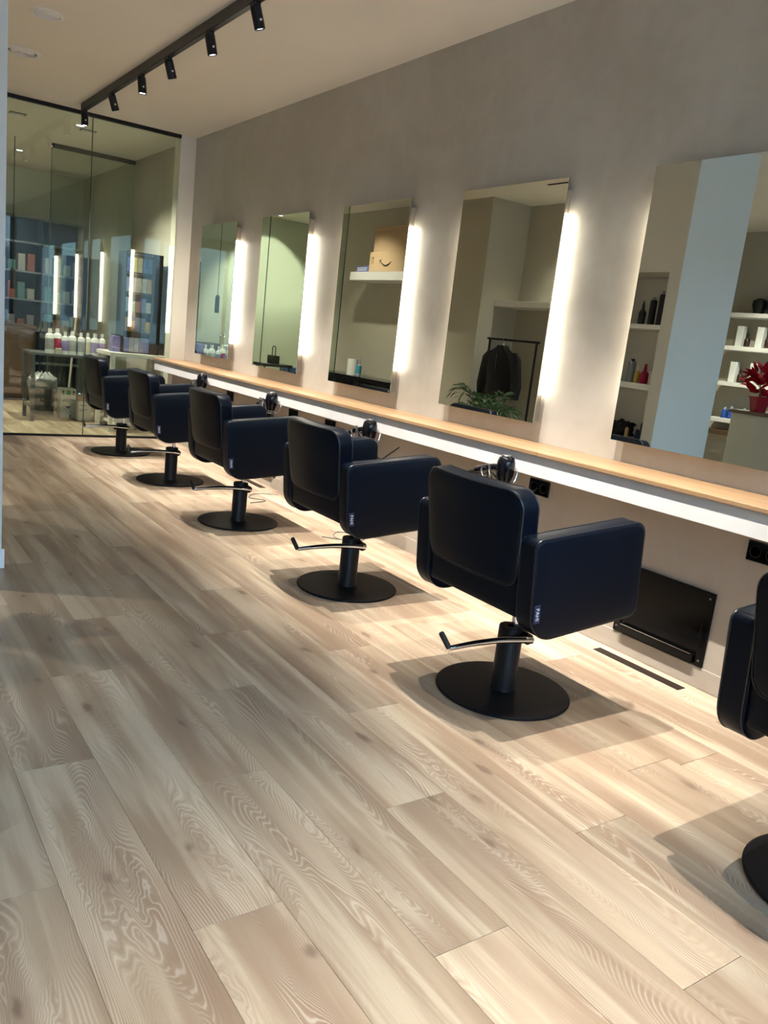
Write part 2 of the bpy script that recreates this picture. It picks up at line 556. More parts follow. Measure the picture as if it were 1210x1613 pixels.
# shop front behind the camera
sf = struct('window_2', bm_box((XL, YF-0.08, 2.8), (0.2, YF, H)), M_black, 'shop window with black frame')
obj('sill_rail', bm_box((XL, YF-0.08, 0.0), (0.2, YF, 0.08)), M_black, sf)
for x in (XL, -4.6, -3.1, -1.6, -0.06):
    obj('mullion', bm_box((x, YF-0.08, 0.08), (x+0.06, YF, 2.8)), M_black, sf)
for x in (XL+0.06, -4.54, -3.04, -1.54):
    obj('pane', bm_box((x, YF-0.045, 0.08), (x+(1.60 if x < -5 else 1.44), YF-0.04, 2.8)), M_shopglass, sf)
struct('ground_outside', bm_box((-14, -16, -0.2), (8, YF-0.1, -0.06)), M_concrete, 'street paving outside')

fac = struct('sky_block_building', bm_box((-16, -13.5, -0.2), (10, -12.5, 4.0)), M_concrete, 'unseen low building added across the street to block low sky')  # unseen, added to keep the bright low sky out of glass reflections
for k in range(8):
    obj('window', bm_box((-14.5+3*k, -12.5, 0.9), (-12.7+3*k, -12.47, 2.8)), M_grey, fac)
# glass partition to the back room
gp = struct('window_1', bm_box((-3.4, YG-0.012, 0.0), (-0.156, YG+0.03, 0.018)), M_black, 'frameless glass partition with black rails')
obj('top_rail', bm_box((-3.4, YG-0.012, H-0.032), (-0.156, YG+0.03, H-0.001)), M_black, gp)
for a, b_ in ((-0.992, -0.158), (-1.95, -0.998)):
    obj('pane', bm_box((a, YG+0.004, 0.018), (b_, YG+0.012, H-0.032)), M_glass, gp)
obj('pane_joint', bm_box((-0.998, YG+0.003, 0.018), (-0.992, YG+0.013, H-0.032)), M_medge, gp)
obj('pane_edge', bm_box((-1.956, YG+0.003, 0.018), (-1.95, YG+0.013, H-0.032)), M_medge, gp)
# inner glass of the back room
ip = struct('window_3', bm_box((-0.93, 10.24, H-0.045), (-0.0, 10.28, H-0.001)), M_black, 'inner glazed screen of the back room')
obj('pane', bm_box((-0.93, 10.255, 0.0), (-0.0, 10.262, H-0.045)), M_glass2, ip)
obj('pane_edge', bm_box((-0.936, 10.252, 0.0), (-0.93, 10.265, H-0.045)), M_medge, ip)

# ================================================================== STYLING BENCH
bench = thing('styling_bench', 'long oak-topped styling bench with white plaster front under the mirrors', 'bench', (0, 0, 0.715))
by = [YF+0.3, 0.02, 1.36, 2.73, 4.10, 5.48, 6.86, YG-0.002]
for a, b_ in zip(by, by[1:]):
    l = b_-a
    o = obj('top_board', bm_box((-0.1635, -l/2+0.0008, -0.009), (0.1635, l/2-0.0008, 0.009), 0.0015, seg=1), M_bwood, bench)
    o.location = (-0.164, (a+b_)/2, 0.1115)
obj('front_slab', bm_box((-0.31, by[0], 0.0005), (-0.0005, YG-0.002, 0.102), 0.002, seg=1), M_fascia, bench)

# ================================================================== MIRRORS
MY = [7.436, 6.098, 4.787, 3.456, 2.125]
MW, MZ0, MZ1 = 0.81, 0.937, 2.147
mlab = ['tall backlit wall mirror farthest from the camera, beside the glass partition',
        'tall backlit wall mirror reflecting the pale green back room, second from the glass partition',
        'tall backlit wall mirror reflecting cardboard boxes on a shelf, middle of the row',
        'tall backlit wall mirror reflecting a black jacket on a rack',
        'large backlit wall mirror cut by the right picture edge, reflecting the blue-grey pillar']
def make_mirror():
    t = thing('wall_mirror', mlab[0], 'mirror', (0, 0, 0), 0, 'backlit mirrors above the bench')
    obj('mirror_glass', bm_box((-0.062, -MW/2, MZ0), (-0.0585, MW/2, MZ1)), M_mirror, t)
    obj('glass_edge', bm_box((-0.0585, -MW/2, MZ0), (-0.0555, MW/2, MZ1)), M_medge, t)
    obj('backing_box', bm_box((-0.0555, -MW/2+0.028, 0.945), (-0.0, MW/2-0.028, 2.10)), M_backing, t)
    for s in (-1, 1):
        y0, y1 = s*(MW/2-0.028), s*(MW/2-0.014)
        h = obj('led_strip', bm_box((-0.052, y0, 1.085), (-0.006, y1, 1.985), 0.003), M_led, t)
        h['label'] = 'glowing white LED strip along the mirror edge'
    return t
mproto = make_mirror()
for i, y in enumerate(MY):
    m = mproto if i == 0 else copy_tree(mproto)
    m.location = (0, y, 0)
    m['label'] = mlab[i]

# ================================================================== CHAIRS
PHI = math.radians(5.43)
ZC = 0.53
def tilt(x, y, z):
    return Vector((x*math.cos(PHI)-(z-ZC)*math.sin(PHI), y, ZC+x*math.sin(PHI)+(z-ZC)*math.cos(PHI)))
pahi = text_mesh('PAHI', 0.021, 'lettering')
def make_chair():
    t = thing('salon_chair', 'chair', 'chair', (0, 0, 0), 0, 'black salon chairs in a row')
    obj('base_plate', bm_lathe([(0.0, 0.0), (0.256, 0.0), (0.26, 0.003), (0.26, 0.008), (0.255, 0.011), (0.06, 0.0135), (0.0, 0.0135)], n=72), M_base, t, 30)
    obj('column', bm_lathe([(0.052, 0.0125), (0.0475, 0.03), (0.0475, 0.262), (0.0455, 0.266), (0.016, 0.266), (0.016, 0.25)], n=40), M_black, t, 30)
    obj('piston', bm_cyl((0.014, 0, 0.24), (0.014, 0, 0.41), 0.013, n=20), M_chrome, t, 30)
    obj('lever_pivot', bm_cyl((0.025, -0.035, 0.236), (0.025, -0.075, 0.234), 0.022, n=20), M_black, t, 30)
    lv = [(0.035, -0.078, 0.232), (-0.02, -0.08, 0.240), (-0.13, -0.066, 0.246), (-0.240, -0.052, 0.242), (-0.332, -0.040, 0.232)]
    pts = catmull(lv, 6)
    n = len(pts)
    lever = obj('lever', bm_tube(pts, [0.0145-0.0055*i/(n-1) for i in range(n)], 10), M_chrome, t, True)
    lever['label'] = 'chrome foot lever'
    g0 = Vector((-0.332, -0.040, 0.230))
    obj('grip', bm_lathe([(0.0, 0.0), (0.009, 0.002), (0.0105, 0.01), (0.0105, 0.060), (0.008, 0.066), (0.0, 0.068)], g0, 14, axis=(-0.16, 0.55, 0.62)), M_grip, lever, True)
    obj('seat_mount', bm_box(tilt(-0.12, -0.12, 0.395), tilt(0.14, 0.12, 0.425), 0.006), M_black, t)
    # arm panels
    ol = round_poly([(-0.253, 0.363, 0.105), (0.283, 0.363, 0.035), (0.283, 0.723, 0.05), (-0.253, 0.723, 0.028)], 8)
    for s in (-1, 1):
        arm = obj('armrest', bm_pad(ol, 0.243, 0.325, lambda u, v, w, s=s: tilt(u, s*w, v), 0.012), M_leather, t, 45)
        for w in (0.318, 0.250):
            obj('piping', bm_tube([tilt(p.x*0.995+0.00007, s*w, (p.y-0.543)*0.993+0.543) for p in ol], 0.0034 if w > 0.3 else 0.003, 6, True), M_pipe, arm, True)
    # seat cushion and rear shell
    so = round_poly([(-0.235, 0.418, 0.05), (0.26, 0.418, 0.03), (0.27, 0.525, 0.04), (-0.235, 0.525, 0.02)], 6)
    obj('seat', bm_pad(so, -0.243, 0.243, lambda u, v, w: tilt(u, w, v), 0.012), M_leather, t, 45)
    # backrest, bowed
    bo = round_poly([(-0.238, 0.535, 0.05), (0.238, 0.535, 0.05), (0.262, 0.872, 0.065), (-0.262, 0.872, 0.065)], 8)
    def bk(u, v, w):
        return tilt(w+0.032*(u/0.26)**2-0.02-0.05*(v-0.535), u, v)
    def dens(ol_, k):
        out = []
        for i, p in enumerate(ol_):
            q = ol_[(i+1) % len(ol_)]
            n_ = max(1, int((q-p).length/0.04))
            out += [p.lerp(q, j/n_) for j in range(n_)]
        return out
    bo = dens(bo, 0)
    bm = bmesh.new()
    # rows across the pad so that the bow is smooth
    back = bm_pad(bo, -0.262, -0.182, bk, 0.014, 4)
    big = [f for f in back.faces if len(f.verts) > 8]
    for f in big:
        c_ = f.calc_center_median()
        ws = -0.262 if tilt(-0.25, 0, 0.7).x > c_.x-0.0 else -0.182
        vs_ = list(f.verts)
        back.faces.remove(f)
        us = 0.0
        vc = back.verts.new(bk(0, 0.70, ws if False else (-0.262 if f is big[0] and True else -0.182)))
        for i in range(len(vs_)):
            back.faces.new((vs_[i], vs_[(i+1) % len(vs_)], vc))
    bm.free()
    br = obj('backrest', back, M_leather, t, 45)
    obj('piping', bm_tube([bk(p.x*0.992, (p.y-0.70)*0.989+0.70, -0.2565) for p in bo], 0.0034, 6, True), M_pipe, br, True)
    obj('piping', bm_tube([bk(p.x*0.992, (p.y-0.70)*0.989+0.70, -0.1875) for p in bo], 0.0034, 6, True), M_pipe, br, True)
    # rear shell below the backrest
    sh = round_poly([(-0.243, 0.43, 0.01), (0.243, 0.43, 0.01), (0.243, 0.56, 0.01), (-0.243, 0.56, 0.01)], 2)
    obj('rear_shell', bm_pad(sh, -0.262, -0.225, lambda u, v, w: tilt(w+0.018*(u/0.24)**2, u, v), 0.006), M_leather, t, 45)
    # fabric tag with lettering at the rear edge of the near arm panel
    tg = obj('brand_tag', bm_box((-0.0135, -0.0015, -0.032), (0.0135, 0.0015, 0.032)), M_navy, t)
    tg.location = tilt(-0.232, -0.327, 0.470)
    tg.rotation_euler = (0, -PHI, 0)
    tg['label'] = 'small navy fabric tag with white letters'
    lt = link_mesh('lettering', pahi, M_lett, tg)
    lt.location = (0, -0.0019, 0)
    lt.rotation_euler = (math.radians(90), math.radians(90), 0)
    return t
chairs = [(-0.872, 7.428, 0.0, 'black leather salon chair nearest the glass partition, last of the row'),
          (-0.863, 6.128, 0.0, 'black leather salon chair second from the glass partition'),
          (-0.878, 4.784, 0.0, 'black leather salon chair in the middle, below the mirror showing cardboard boxes'),
          (-0.883, 3.394, 0.0, 'black leather salon chair below the mirror showing the jacket'),
          (-0.958, 2.102, 0.0, 'nearest fully visible black leather salon chair with blue daylight sheen on its side panel and chrome lever'),
          (-0.930, 0.785, 0.0, 'black salon chair cut off by the right edge of the picture')]
cp = make_chair()
for i, (x, y, rz, lb) in enumerate(chairs):
    c = cp if i == 0 else copy_tree(cp)
    c.location = (x, y, 0)
    c.rotation_euler = (0, 0, rz)
    c['label'] = lb

# ================================================================== TRACK AND SPOTS
XT = -1.150
tr = thing('track_rail', 'long dark ceiling track rail carrying the spotlights', 'track rail', (XT, 3.0, H-0.06))
obj('rail_body', bm_box((-0.022, -4.0, 0.004), (0.022, 5.02, 0.0595)), M_track, tr)
obj('rail_slot', bm_box((-0.016, -3.99, 0.0), (0.016, 5.01, 0.004)), M_black, tr)
ys = [7.975, 7.146, 6.392, 5.823, 5.102, 4.463, 3.60, 3.07, 2.28, 1.77, 0.87, 0.40, -0.15, -0.65]
slab = ['black cylinder spotlight at the far end of the ceiling track, above the glass partition',
        'tilted dark cylinder spotlight, second from the far end of the track',
        'lit black cylinder spotlight, third from the far end of the track',
        'tilted dark cylinder spotlight, fourth from the far end of the track',
        'lit black cylinder spotlight, fifth from the far end of the track',
        'lit black cylinder spotlight closest to the top picture edge']
tiltx = [3, 22, 7, 22, 14, 19]
tilty = [0, 10, 0, 10, 0, 0]
for i, y in enumerate(ys):
    tx = math.radians(tiltx[i] if i < 6 else (16 if i % 2 else 12))
    ty = math.radians(tilty[i] if i < 6 else 0)
    lb = slab[i] if i < 6 else 'black cylinder spotlight on the track, %s from the far end, beyond the top edge' % ('seventh', 'eighth', 'ninth', 'tenth', 'eleventh', 'twelfth', 'thirteenth', 'fourteenth')[i-6]
    s = thing('track_spotlight', lb, 'spotlight', (XT, y, H-0.06), 0, 'spotlights on the ceiling track')
    d = Vector((math.tan(tx), math.tan(ty), -1)).normalized()
    p0 = Vector((0, 0, -0.012))
    obj('adapter', bm_box((-0.014, -0.04, -0.014), (0.014, 0.04, 0.0), 0.002), M_black, s)
    L = 0.112
    obj('lamp_body', bm_lathe([(0.0, 0.0), (0.027, 0.0), (0.030, 0.004), (0.030, L-0.002), (0.028, L), (0.026, L), (0.0245, L-0.010), (0.0, L-0.012)], p0, 28, axis=d), M_black, s, 30)
    ln = obj('lens', bm_lathe([(0.0, L-0.009), (0.0235, L-0.009), (0.0235, L-0.006), (0.0, L-0.004)], p0, 24, axis=d), M_lens, s, 30)
    obj('hinge_glint', bm_cyl(p0+d*0.070+Vector((0, -0.028, 0)), p0+d*0.070+Vector((0, -0.034, 0)), 0.006, n=12), M_white, s)  # white dot stands in for the reflection on the hinge
    ld = bpy.data.lights.new('spot_beam', 'SPOT')
    ld.energy = SPOT_W
    ld.color = (1.0, 0.945, 0.86)
    ld.spot_size = math.radians(56)
    ld.spot_blend = 1.0
    ld.shadow_soft_size = 0.008
    lo = bpy.data.objects.new('spot_beam', ld)
    C.objects.link(lo)
    lo.parent = s
    aim_deg = 14
    if y < 1.2:                     # the last lamps of the track are turned towards the open floor
        aim_deg = (-4, -18, -30, -26)[(10, 11, 12, 13).index(i)]
        ld.spot_size = math.radians(68)
        ld.spot_blend = 1.0
        ld.energy = SPOT_W*0.72
    aim = Vector((math.tan(math.radians(aim_deg)), -0.05 if y < 1.2 else 0, -1)).normalized()
    lo.location = p0+d*(L+0.012)
    lo.rotation_euler = aim.to_track_quat('-Z', 'Y').to_euler()

# ceiling fittings
def vent(name, x, y, r, lb, rings):
    t = thing(name, lb, 'ceiling vent', (x, y, H))
    obj('rim', bm_lathe([(r*0.78, -0.001), (r*0.80, -0.012), (r*0.94, -0.010), (r, -0.001)], n=40), M_white, t, 30)
    for k in range(rings):
        q = r*(0.66-0.22*k)
        obj('ring', bm_lathe([(q*0.80, -0.004), (q*0.84, -0.016), (q, -0.008), (q*0.98, -0.003)], n=36), M_white, t, 30)
    obj('backplate', bm_lathe([(0.0, -0.001), (r*0.79, -0.001), (r*0.79, -0.003), (0, -0.003)], n=36), M_grey if rings > 1 else M_white, t)
    return t
vent('round_air_diffuser', -1.865, 6.86, 0.125, 'round white air diffuser on the ceiling beside the pillar', 3)
vent('ceiling_speaker', -1.905, 5.86, 0.10, 'flat round beige cover disc on the ceiling near the top left', 1)
tag(obj('ceiling_slot_grille', bm_box((-3.21, 6.18, H-0.006), (-3.18, 6.48, H)), M_black), 'thin black slot grille in the ceiling, seen in the jacket mirror', 'grille')
for x, y, lb in ((-1.50, 9.08, 'small square grille in the back room ceiling, left one'), (-0.83, 9.13, 'small square grille in the back room ceiling by the glass joint')):
    t = thing('square_ceiling_grille', lb, 'grille', (x, y, H))
    obj('frame', bm_box((-0.075, -0.05, -0.006), (0.075, 0.05, 0)), M_grey, t)
    for k in range(3):
        obj('slat', bm_box((-0.06, -0.035+0.03*k, -0.010), (0.06, -0.025+0.03*k, -0.006)), M_white, t)

# ================================================================== DRYERS, OUTLETS, FOOT PANELS
def dryer(y, lb, k, z=0.0):
    t = thing('hair_dryer', lb, 'hair dryer', (-0.365, y, 0.62+z), 0, 'black hair dryers hanging at the bench')
    obj('barrel', bm_lathe([(0.0, 0.172), (0.022, 0.170), (0.037, 0.160), (0.044, 0.140), (0.046, 0.11), (0.042, 0.075), (0.033, 0.045), (0.028, 0.03), (0.027, -0.02), (0.020, -0.06), (0.0, -0.06)], n=28), M_gloss, t, True)
    obj('chrome_ring', bm_lathe([(0.029, 0.028), (0.0345, 0.030), (0.0345, 0.038), (0.031, 0.040)], n=28), M_chrome, t, True)
    obj('intake_grille', bm_lathe([(0.0, 0.176), (0.020, 0.174), (0.023, 0.170), (0.0, 0.168)], n=20), M_grey, t, True)
    hp = catmull([(0.0, 0.03, 0.105), (-0.004, 0.085, 0.098), (-0.008, 0.15, 0.080), (-0.012, 0.20, 0.062)], 5)
    obj('handle', bm_tube(hp, [0.019-0.004*i/len(hp) for i in range(len(hp))], 12), M_gloss, t, True)
    obj('strain_relief', bm_cyl((-0.012, 0.197, 0.063), (-0.016, 0.25, 0.046), 0.008, 0.004, 10), M_grip, t, True)
    rnd = random.Random(k)
    pts = [(-0.016, 0.25, 0.046)]
    for j in range(14):
        a = j*1.9
        pts.append((-0.02+0.035*math.cos(a)+rnd.uniform(-.008, .008), 0.085+0.055*math.cos(a*0.9)+rnd.uniform(-.015, .015), 0.045+0.065*math.sin(a)+rnd.uniform(-.012, .012)))
    pts += [(-0.02, -0.045, 0.03), (0.06, -0.05, -0.06), (0.16, -0.02, -0.03), (0.236, 0.0, 0.005)]
    obj('cord', bm_tube(catmull(pts, 7), 0.0042, 6), M_cable, t, True)
    h = thing('dryer_holder', 'chrome ring holder of the hair dryer '+lb.split('hanging ')[1], 'holder', (-0.31, y, 0.64+z), 0, 'dryer ring holders')
    obj('ring', bm_tube([(-0.055+0.036*math.cos(2*PI*i/28), 0.036*math.sin(2*PI*i/28), 0.0) for i in range(28)], 0.0035, 8, True), M_chrome, h, True)
    obj('arm', bm_tube([(-0.019, 0, 0.0), (0.0, 0, 0.0), (0.02, 0, 0.03), (0.03, 0, 0.075)], 0.0045, 8), M_chrome, h, True)
dryer(2.885, 'black hair dryer hanging behind the nearest whole chair back', 1)
dryer(4.115, 'black hair dryer with looped cord hanging beside the chair below the jacket mirror', 2, 0.0)
dryer(5.465, 'black hair dryer hanging beside the middle chair', 3, 0.01)
dryer(6.840, 'black hair dryer hanging just above the third chair back', 4, 0.015)

def outlet(y, lb):
    t = thing('power_outlet', lb, 'outlet', (-0.115, y, 0.63), 0, 'black power outlets under the bench')
    obj('plate', bm_box((-0.010, -0.070, -0.040), (0.0, 0.070, 0.040), 0.003), M_gloss, t)
    for s in (-0.034, 0.034):
        sk = obj('socket', bm_lathe([(0.024, 0.0), (0.024, 0.0015), (0.021, 0.002), (0.019, -0.002), (0.0, -0.002)], (-0.010, s, 0), 24, axis=(-1, 0, 0)), M_black, t, 30)
        for q in (-0.0095, 0.0095):
            obj('pin_hole', bm_cyl((-0.0085, s, q), (-0.0095, s, q), 0.0028, n=8), M_chrome, sk)
for y, lb in ((2.88, 'black double outlet right of the nearest hair dryer'), (1.65, 'black double outlet at the right picture edge under the bench'),
              (5.00, 'black double outlet between the middle chair and the chair in front of it'), (5.57, 'black double outlet below the dryer of the middle chair'),
              (6.78, 'black double outlet seen above the third chair arm')):
    outlet(y, lb)

def foot_panel(y, lb):
    t = thing('foot_panel', lb, 'footrest', (-0.115, y, 0.0), 0, 'black footrest panels under the bench')
    w = 0.235
    z0, z1 = 0.092, 0.412
    obj('back_plate', bm_box((-0.006, -w, z0), (0.0, w, z1)), M_blackglass, t)
    for s in (-1, 1):
        obj('side_frame', bm_box((-0.013, s*w, z0), (-0.006, s*(w-0.035), z1), 0.0015), M_blackglass, t)
        for z in (z0+0.025, z1-0.025):
            obj('screw', bm_cyl((-0.013, s*(w-0.018), z), (-0.0145, s*(w-0.018), z), 0.005, n=12), M_grey, t)
    obj('top_frame', bm_box((-0.013, -w+0.035, z1-0.03), (-0.006, w-0.035, z1), 0.0015), M_blackglass, t)
    obj('foot_ledge', bm_box((-0.030, -w+0.04, z0+0.005), (-0.006, w-0.04, z0+0.045), 0.004), M_blackglass, t)
    obj('ledge_highlight', bm_box((-0.030, -w+0.05, z0+0.0452), (-0.028, w-0.05, z0+0.0468)), M_chrome, t)  # bright strip stands in for the highlight line along the ledge
for y, lb in ((2.045, 'black glossy footrest panel beside the nearest whole chair'), (3.40, 'black glossy footrest panel behind the chair below the jacket mirror'),
              (4.72, 'black glossy footrest panel behind the middle chair'), (6.02, 'black glossy footrest panel behind the second chair from the glass')):
    foot_panel(y, lb)
for y, l, lb in ((2.06, 0.46, 'dark brown strip inlaid in the floor before the nearest footrest panel'), (6.04, 0.44, 'dark brown strip inlaid in the floor by the far chairs')):
    tag(obj('floor_strip', bm_box((-0.228, y-l/2, 0.0003), (-0.176, y+l/2, 0.002)), M_dkbrown), lb, 'floor strip')

for pts, lb in (([(-0.20, 4.25, 0.003), (-0.34, 4.18, 0.003), (-0.42, 4.30, 0.003), (-0.33, 4.42, 0.003), (-0.25, 4.33, 0.003), (-0.36, 4.22, 0.003), (-0.50, 4.33, 0.003)], 'thin grey cable curled on the floor between the middle chair and the wall'),
                ([(-0.20, 5.55, 0.003), (-0.36, 5.60, 0.003), (-0.48, 5.48, 0.003), (-0.40, 5.36, 0.003), (-0.55, 5.30, 0.003)], 'thin grey cable lying on the floor behind the second chair')):
    tag(obj('floor_cable', bm_tube(catmull(pts, 8), 0.0028, 6), M_grey, None, True), lb, 'cable')

# ================================================================== BOTTLES AND BOXES
_bc = {}
def bottle(name, loc, r, h, body, cap, lb, group=None, kind=0, band=None, cat='bottle'):
    t = thing(name, lb, cat, loc, 0, group)
    k = (r, h, kind)
    if k not in _bc:
        if kind == 0:
            pb = [(0, 0), (r, 0.0), (r, h*0.70), (r*0.85, h*0.77), (r*0.42, h*0.81), (0, h*0.81)]
            pc = [(0, h*0.80), (r*0.45, h*0.80), (r*0.42, h), (0, h)]
        elif kind == 1:
            pb = [(0, 0), (r, 0.0), (r*1.0, h*0.86), (r*0.8, h*0.90), (0, h*0.90)]
            pc = [(0, h*0.89), (r*0.55, h*0.89), (r*0.50, h), (0, h)]
        else:
            pb = [(0, 0), (r*0.8, 0.0), (r, h*0.1), (r, h*0.5), (r*0.6, h*0.62), (r*0.35, h*0.66), (0, h*0.66)]
            pc = [(0, h*0.65), (r*0.38, h*0.65), (r*0.38, h*0.8), (r*0.2, h), (0, h)]
        a, b_ = bmesh.new(), None
        me = []
        for pr_ in (pb, pc, [(r*1.01, h*0.16), (r*1.012, h*0.17), (r*1.012, h*0.60), (r*1.01, h*0.61)]):
            bm = bm_lathe(pr_, n=18)
            q = bpy.data.meshes.new('lathe')
            bmesh.ops.recalc_face_normals(bm, faces=bm.faces)
            bm.to_mesh(q)
            bm.free()
            for p in q.polygons:
                p.use_smooth = True
            q.set_sharp_from_angle(angle=math.radians(35))
            me.append(q)
        a.free()
        _bc[k] = me
    for nm, me, c in (('body', _bc[k][0], body), ('cap', _bc[k][1], cap), ('printed_band', _bc[k][2], band)):
        if c is None:
            continue
        m2 = me.copy()
        m2.materials.append(colmat(c, 0.35))
        link_mesh(nm, m2, None, t)
    return t
def carton(name, loc, dx, dy, dz, col, lb, cat='box', group=None, rz=0.0, mat=None):
    o = obj(name, bm_box((-dx/2, -dy/2, 0), (dx/2, dy/2, dz), 0.002, seg=1), mat or colmat(col, 0.55))
    o.location = loc
    o.rotation_euler = (0, 0, rz)
    return tag(o, lb, cat, group)

# ---- back room: bottle table
TZ = 0.735
tb = thing('work_table', 'dark metal-legged work table behind the glass, covered with bottles', 'table', (-0.86, 9.52, 0))
obj('table_top', bm_box((-0.44, -0.24, TZ-0.025), (0.40, 0.24, TZ), 0.003), M_grey, tb)
for sx in (-0.41, 0.37):
    for sy in (-0.21, 0.21):
        obj('leg', bm_box((sx-0.018, sy-0.018, 0), (sx+0.018, sy+0.018, TZ-0.025)), M_grey, tb)
for sx in (-0.41, 0.37):
    obj('stretcher', bm_box((sx-0.012, -0.192, 0.14), (sx+0.012, 0.192, 0.165)), M_grey, tb)
W1 = (0.72, 0.74, 0.74)
bl = [(-1.10, 9.36, 0.045, 0.26, (0.35, 0.36, 0.38), 'clear grey-banded bottle with white cap, leftmost on the work table'),
      (-1.01, 9.41, 0.048, 0.265, (0.42, 0.03, 0.08), 'white bottle with dark red label on the work table'),
      (-0.945, 9.34, 0.036, 0.24, (0.25, 0.21, 0.50), 'white bottle with violet label right of the red one'),
      (-0.865, 9.37, 0.045, 0.25, (0.40, 0.41, 0.40), 'white bottle with grey label in the middle of the work table'),
      (-0.778, 9.35, 0.036, 0.245, (0.38, 0.40, 0.46), 'slim white bottle with blue-grey label on the work table'),
      (-0.705, 9.36, 0.034, 0.25, (0.70, 0.66, 0.50), 'all white bottle with small yellow mark on the work table'),
      (-0.635, 9.34, 0.042, 0.25, (0.33, 0.27, 0.52), 'wide lilac-labelled bottle behind the glass joint'),
      (-0.555, 9.34, 0.038, 0.25, (0.40, 0.30, 0.55), 'narrower lilac-labelled bottle right of the glass joint'),
      (-0.565, 9.58, 0.038, 0.24, (0.50, 0.40, 0.33), 'bottle with tan label at the back of the work table'),
      (-0.490, 9.58, 0.036, 0.24, (0.48, 0.34, 0.36), 'bottle with pink-brown label at the right end of the work table')]
for x, y, r, h, band, lb in bl:
    bottle('developer_bottle', (x, y, TZ), r, h, W1, W1, lb, 'bottles on the back room table', 0, band)
carton('tub', (-1.02, 9.315, TZ), 0.06, 0.045, 0.06, (0.55, 0.52, 0.40), 'short pale tub in front of the red-labelled bottle', 'tub')
fl_l = ['front left', 'front right', 'back left', 'back right']
for k in range(4):
    bottle('dark_flask', (-0.475+0.04*(k % 2), 9.30+0.05*(k // 2), TZ), 0.018, 0.09, (0.02, 0.02, 0.03), (0.6, 0.6, 0.62), 'tiny dark flask with silver cap, %s of four by the first chair back' % fl_l[k], 'dark flasks on the work table', 1)
# ---- white side table and colour cabinet
wt = thing('white_side_table', 'white side table carrying the black colour cabinet', 'table', (-0.33, 9.0, 0))
obj('table_top', bm_box((-0.30, -0.28, 0.79), (0.31, 0.28, 0.83), 0.003), M_white, wt)
for sx in (-0.27, 0.27):
    for sy in (-0.25, 0.25):
        obj('leg', bm_box((sx-0.022, sy-0.022, 0), (sx+0.022, sy+0.022, 0.79)), M_white, wt)
cz0, cz1, cx0, cx1, cy0, cy1 = 0.831, 1.88, -0.47, -0.075, 8.86, 9.14
cb = thing('colour_cabinet', 'black open cabinet packed with coloured hair-dye cartons', 'cabinet', (0, 0, cz0))
obj('back_panel', bm_box((cx0, cy1-0.012, 0), (cx1, cy1, cz1-cz0)), M_black, cb)
obj('side_panel', bm_box((cx0, cy0, 0), (cx0+0.012, cy1-0.012, cz1-cz0)), M_black, cb)
obj('side_panel', bm_box((cx1-0.012, cy0, 0), (cx1, cy1-0.012, cz1-cz0)), M_black, cb)
obj('door_panel', bm_box((cx1-0.105, cy0, 0), (cx1-0.012, cy0+0.015, cz1-cz0)), M_black, cb)
shz = [0.0, 0.215, 0.42, 0.625, 0.83, 1.037]
for z in shz:
    obj('shelf', bm_box((cx0+0.012, cy0, z), (cx1-0.105, cy1-0.012, z+0.012)), M_black, cb)
pal = [[(0.16, 0.20, 0.50), (0.33, 0.36, 0.48), (0.36, 0.40, 0.50), (0.24, 0.28, 0.55), (0.22, 0.26, 0.60)],
       [(0.30, 0.16, 0.10), (0.55, 0.25, 0.08), (0.16, 0.22, 0.48), (0.10, 0.12, 0.20), (0.62, 0.38, 0.05)],
       [(0.30, 0.36, 0.60), (0.35, 0.50, 0.48), (0.36, 0.14, 0.14), (0.15, 0.20, 0.52), (0.55, 0.56, 0.50)],
       [(0.35, 0.30, 0.62), (0.45, 0.40, 0.55), (0.55, 0.55, 0.50), (0.48, 0.50, 0.48), (0.55, 0.36, 0.16)],
       [(0.08, 0.13, 0.55), (0.60, 0.56, 0.06), (0.52, 0.50, 0.42), (0.04, 0.12, 0.35), (0.03, 0.10, 0.30)]]
lvl = ['bottom', 'second', 'third', 'fourth', 'top']
cwd = (cx1-0.105-cx0-0.012)/5
cm = bm_box((-cwd/2+0.002, -0.06, 0), (cwd/2-0.002, 0.06, 0.036), 0.0015, seg=1)
cme = bpy.data.meshes.new('carton')
cm.to_mesh(cme)
cm.free()
cnames = ['leftmost', 'second', 'middle', 'fourth', 'right']
def cname(c):
    r, g, b_ = c
    if max(c)-min(c) < 0.13:
        return 'grey' if max(c) > 0.25 else 'black'
    if b_ == max(c):
        return 'blue' if r < 0.28 else 'lilac'
    if r == max(c):
        return 'yellow' if g > 0.75*r else ('orange' if g > 0.5*r else 'brown red')
    return 'green'
for li in range(5):
    for ci in range(5):
        colr = pal[li][ci]
        nst = random.choice([4, 4, 3, 4])
        me2 = cme.copy()
        me2.materials.append(colmat(colr, 0.45))
        for k in range(nst):
            o = link_mesh('dye_carton', me2, None)
            o.location = (cx0+0.012+cwd*(ci+0.5), cy0+0.07+random.uniform(0, 0.012), cz0+shz[li]+0.0125+k*0.0375)
            tag(o, '%s %s dye carton in the %s column of the %s cabinet shelf' % ((['lowest', 'second', 'third', 'topmost'] if nst == 4 else ['lowest', 'middle', 'topmost'])[k], cname(colr), cnames[ci], lvl[li]), 'box', 'dye cartons in the cabinet, column %d of shelf %d' % (ci+1, li+1))
# carton left of the cabinet
carton('colour_box', (-0.53, 8.95, 0.831), 0.085, 0.12, 0.165, (0.20, 0.18, 0.45), 'violet carton standing left of the cabinet on the white table')
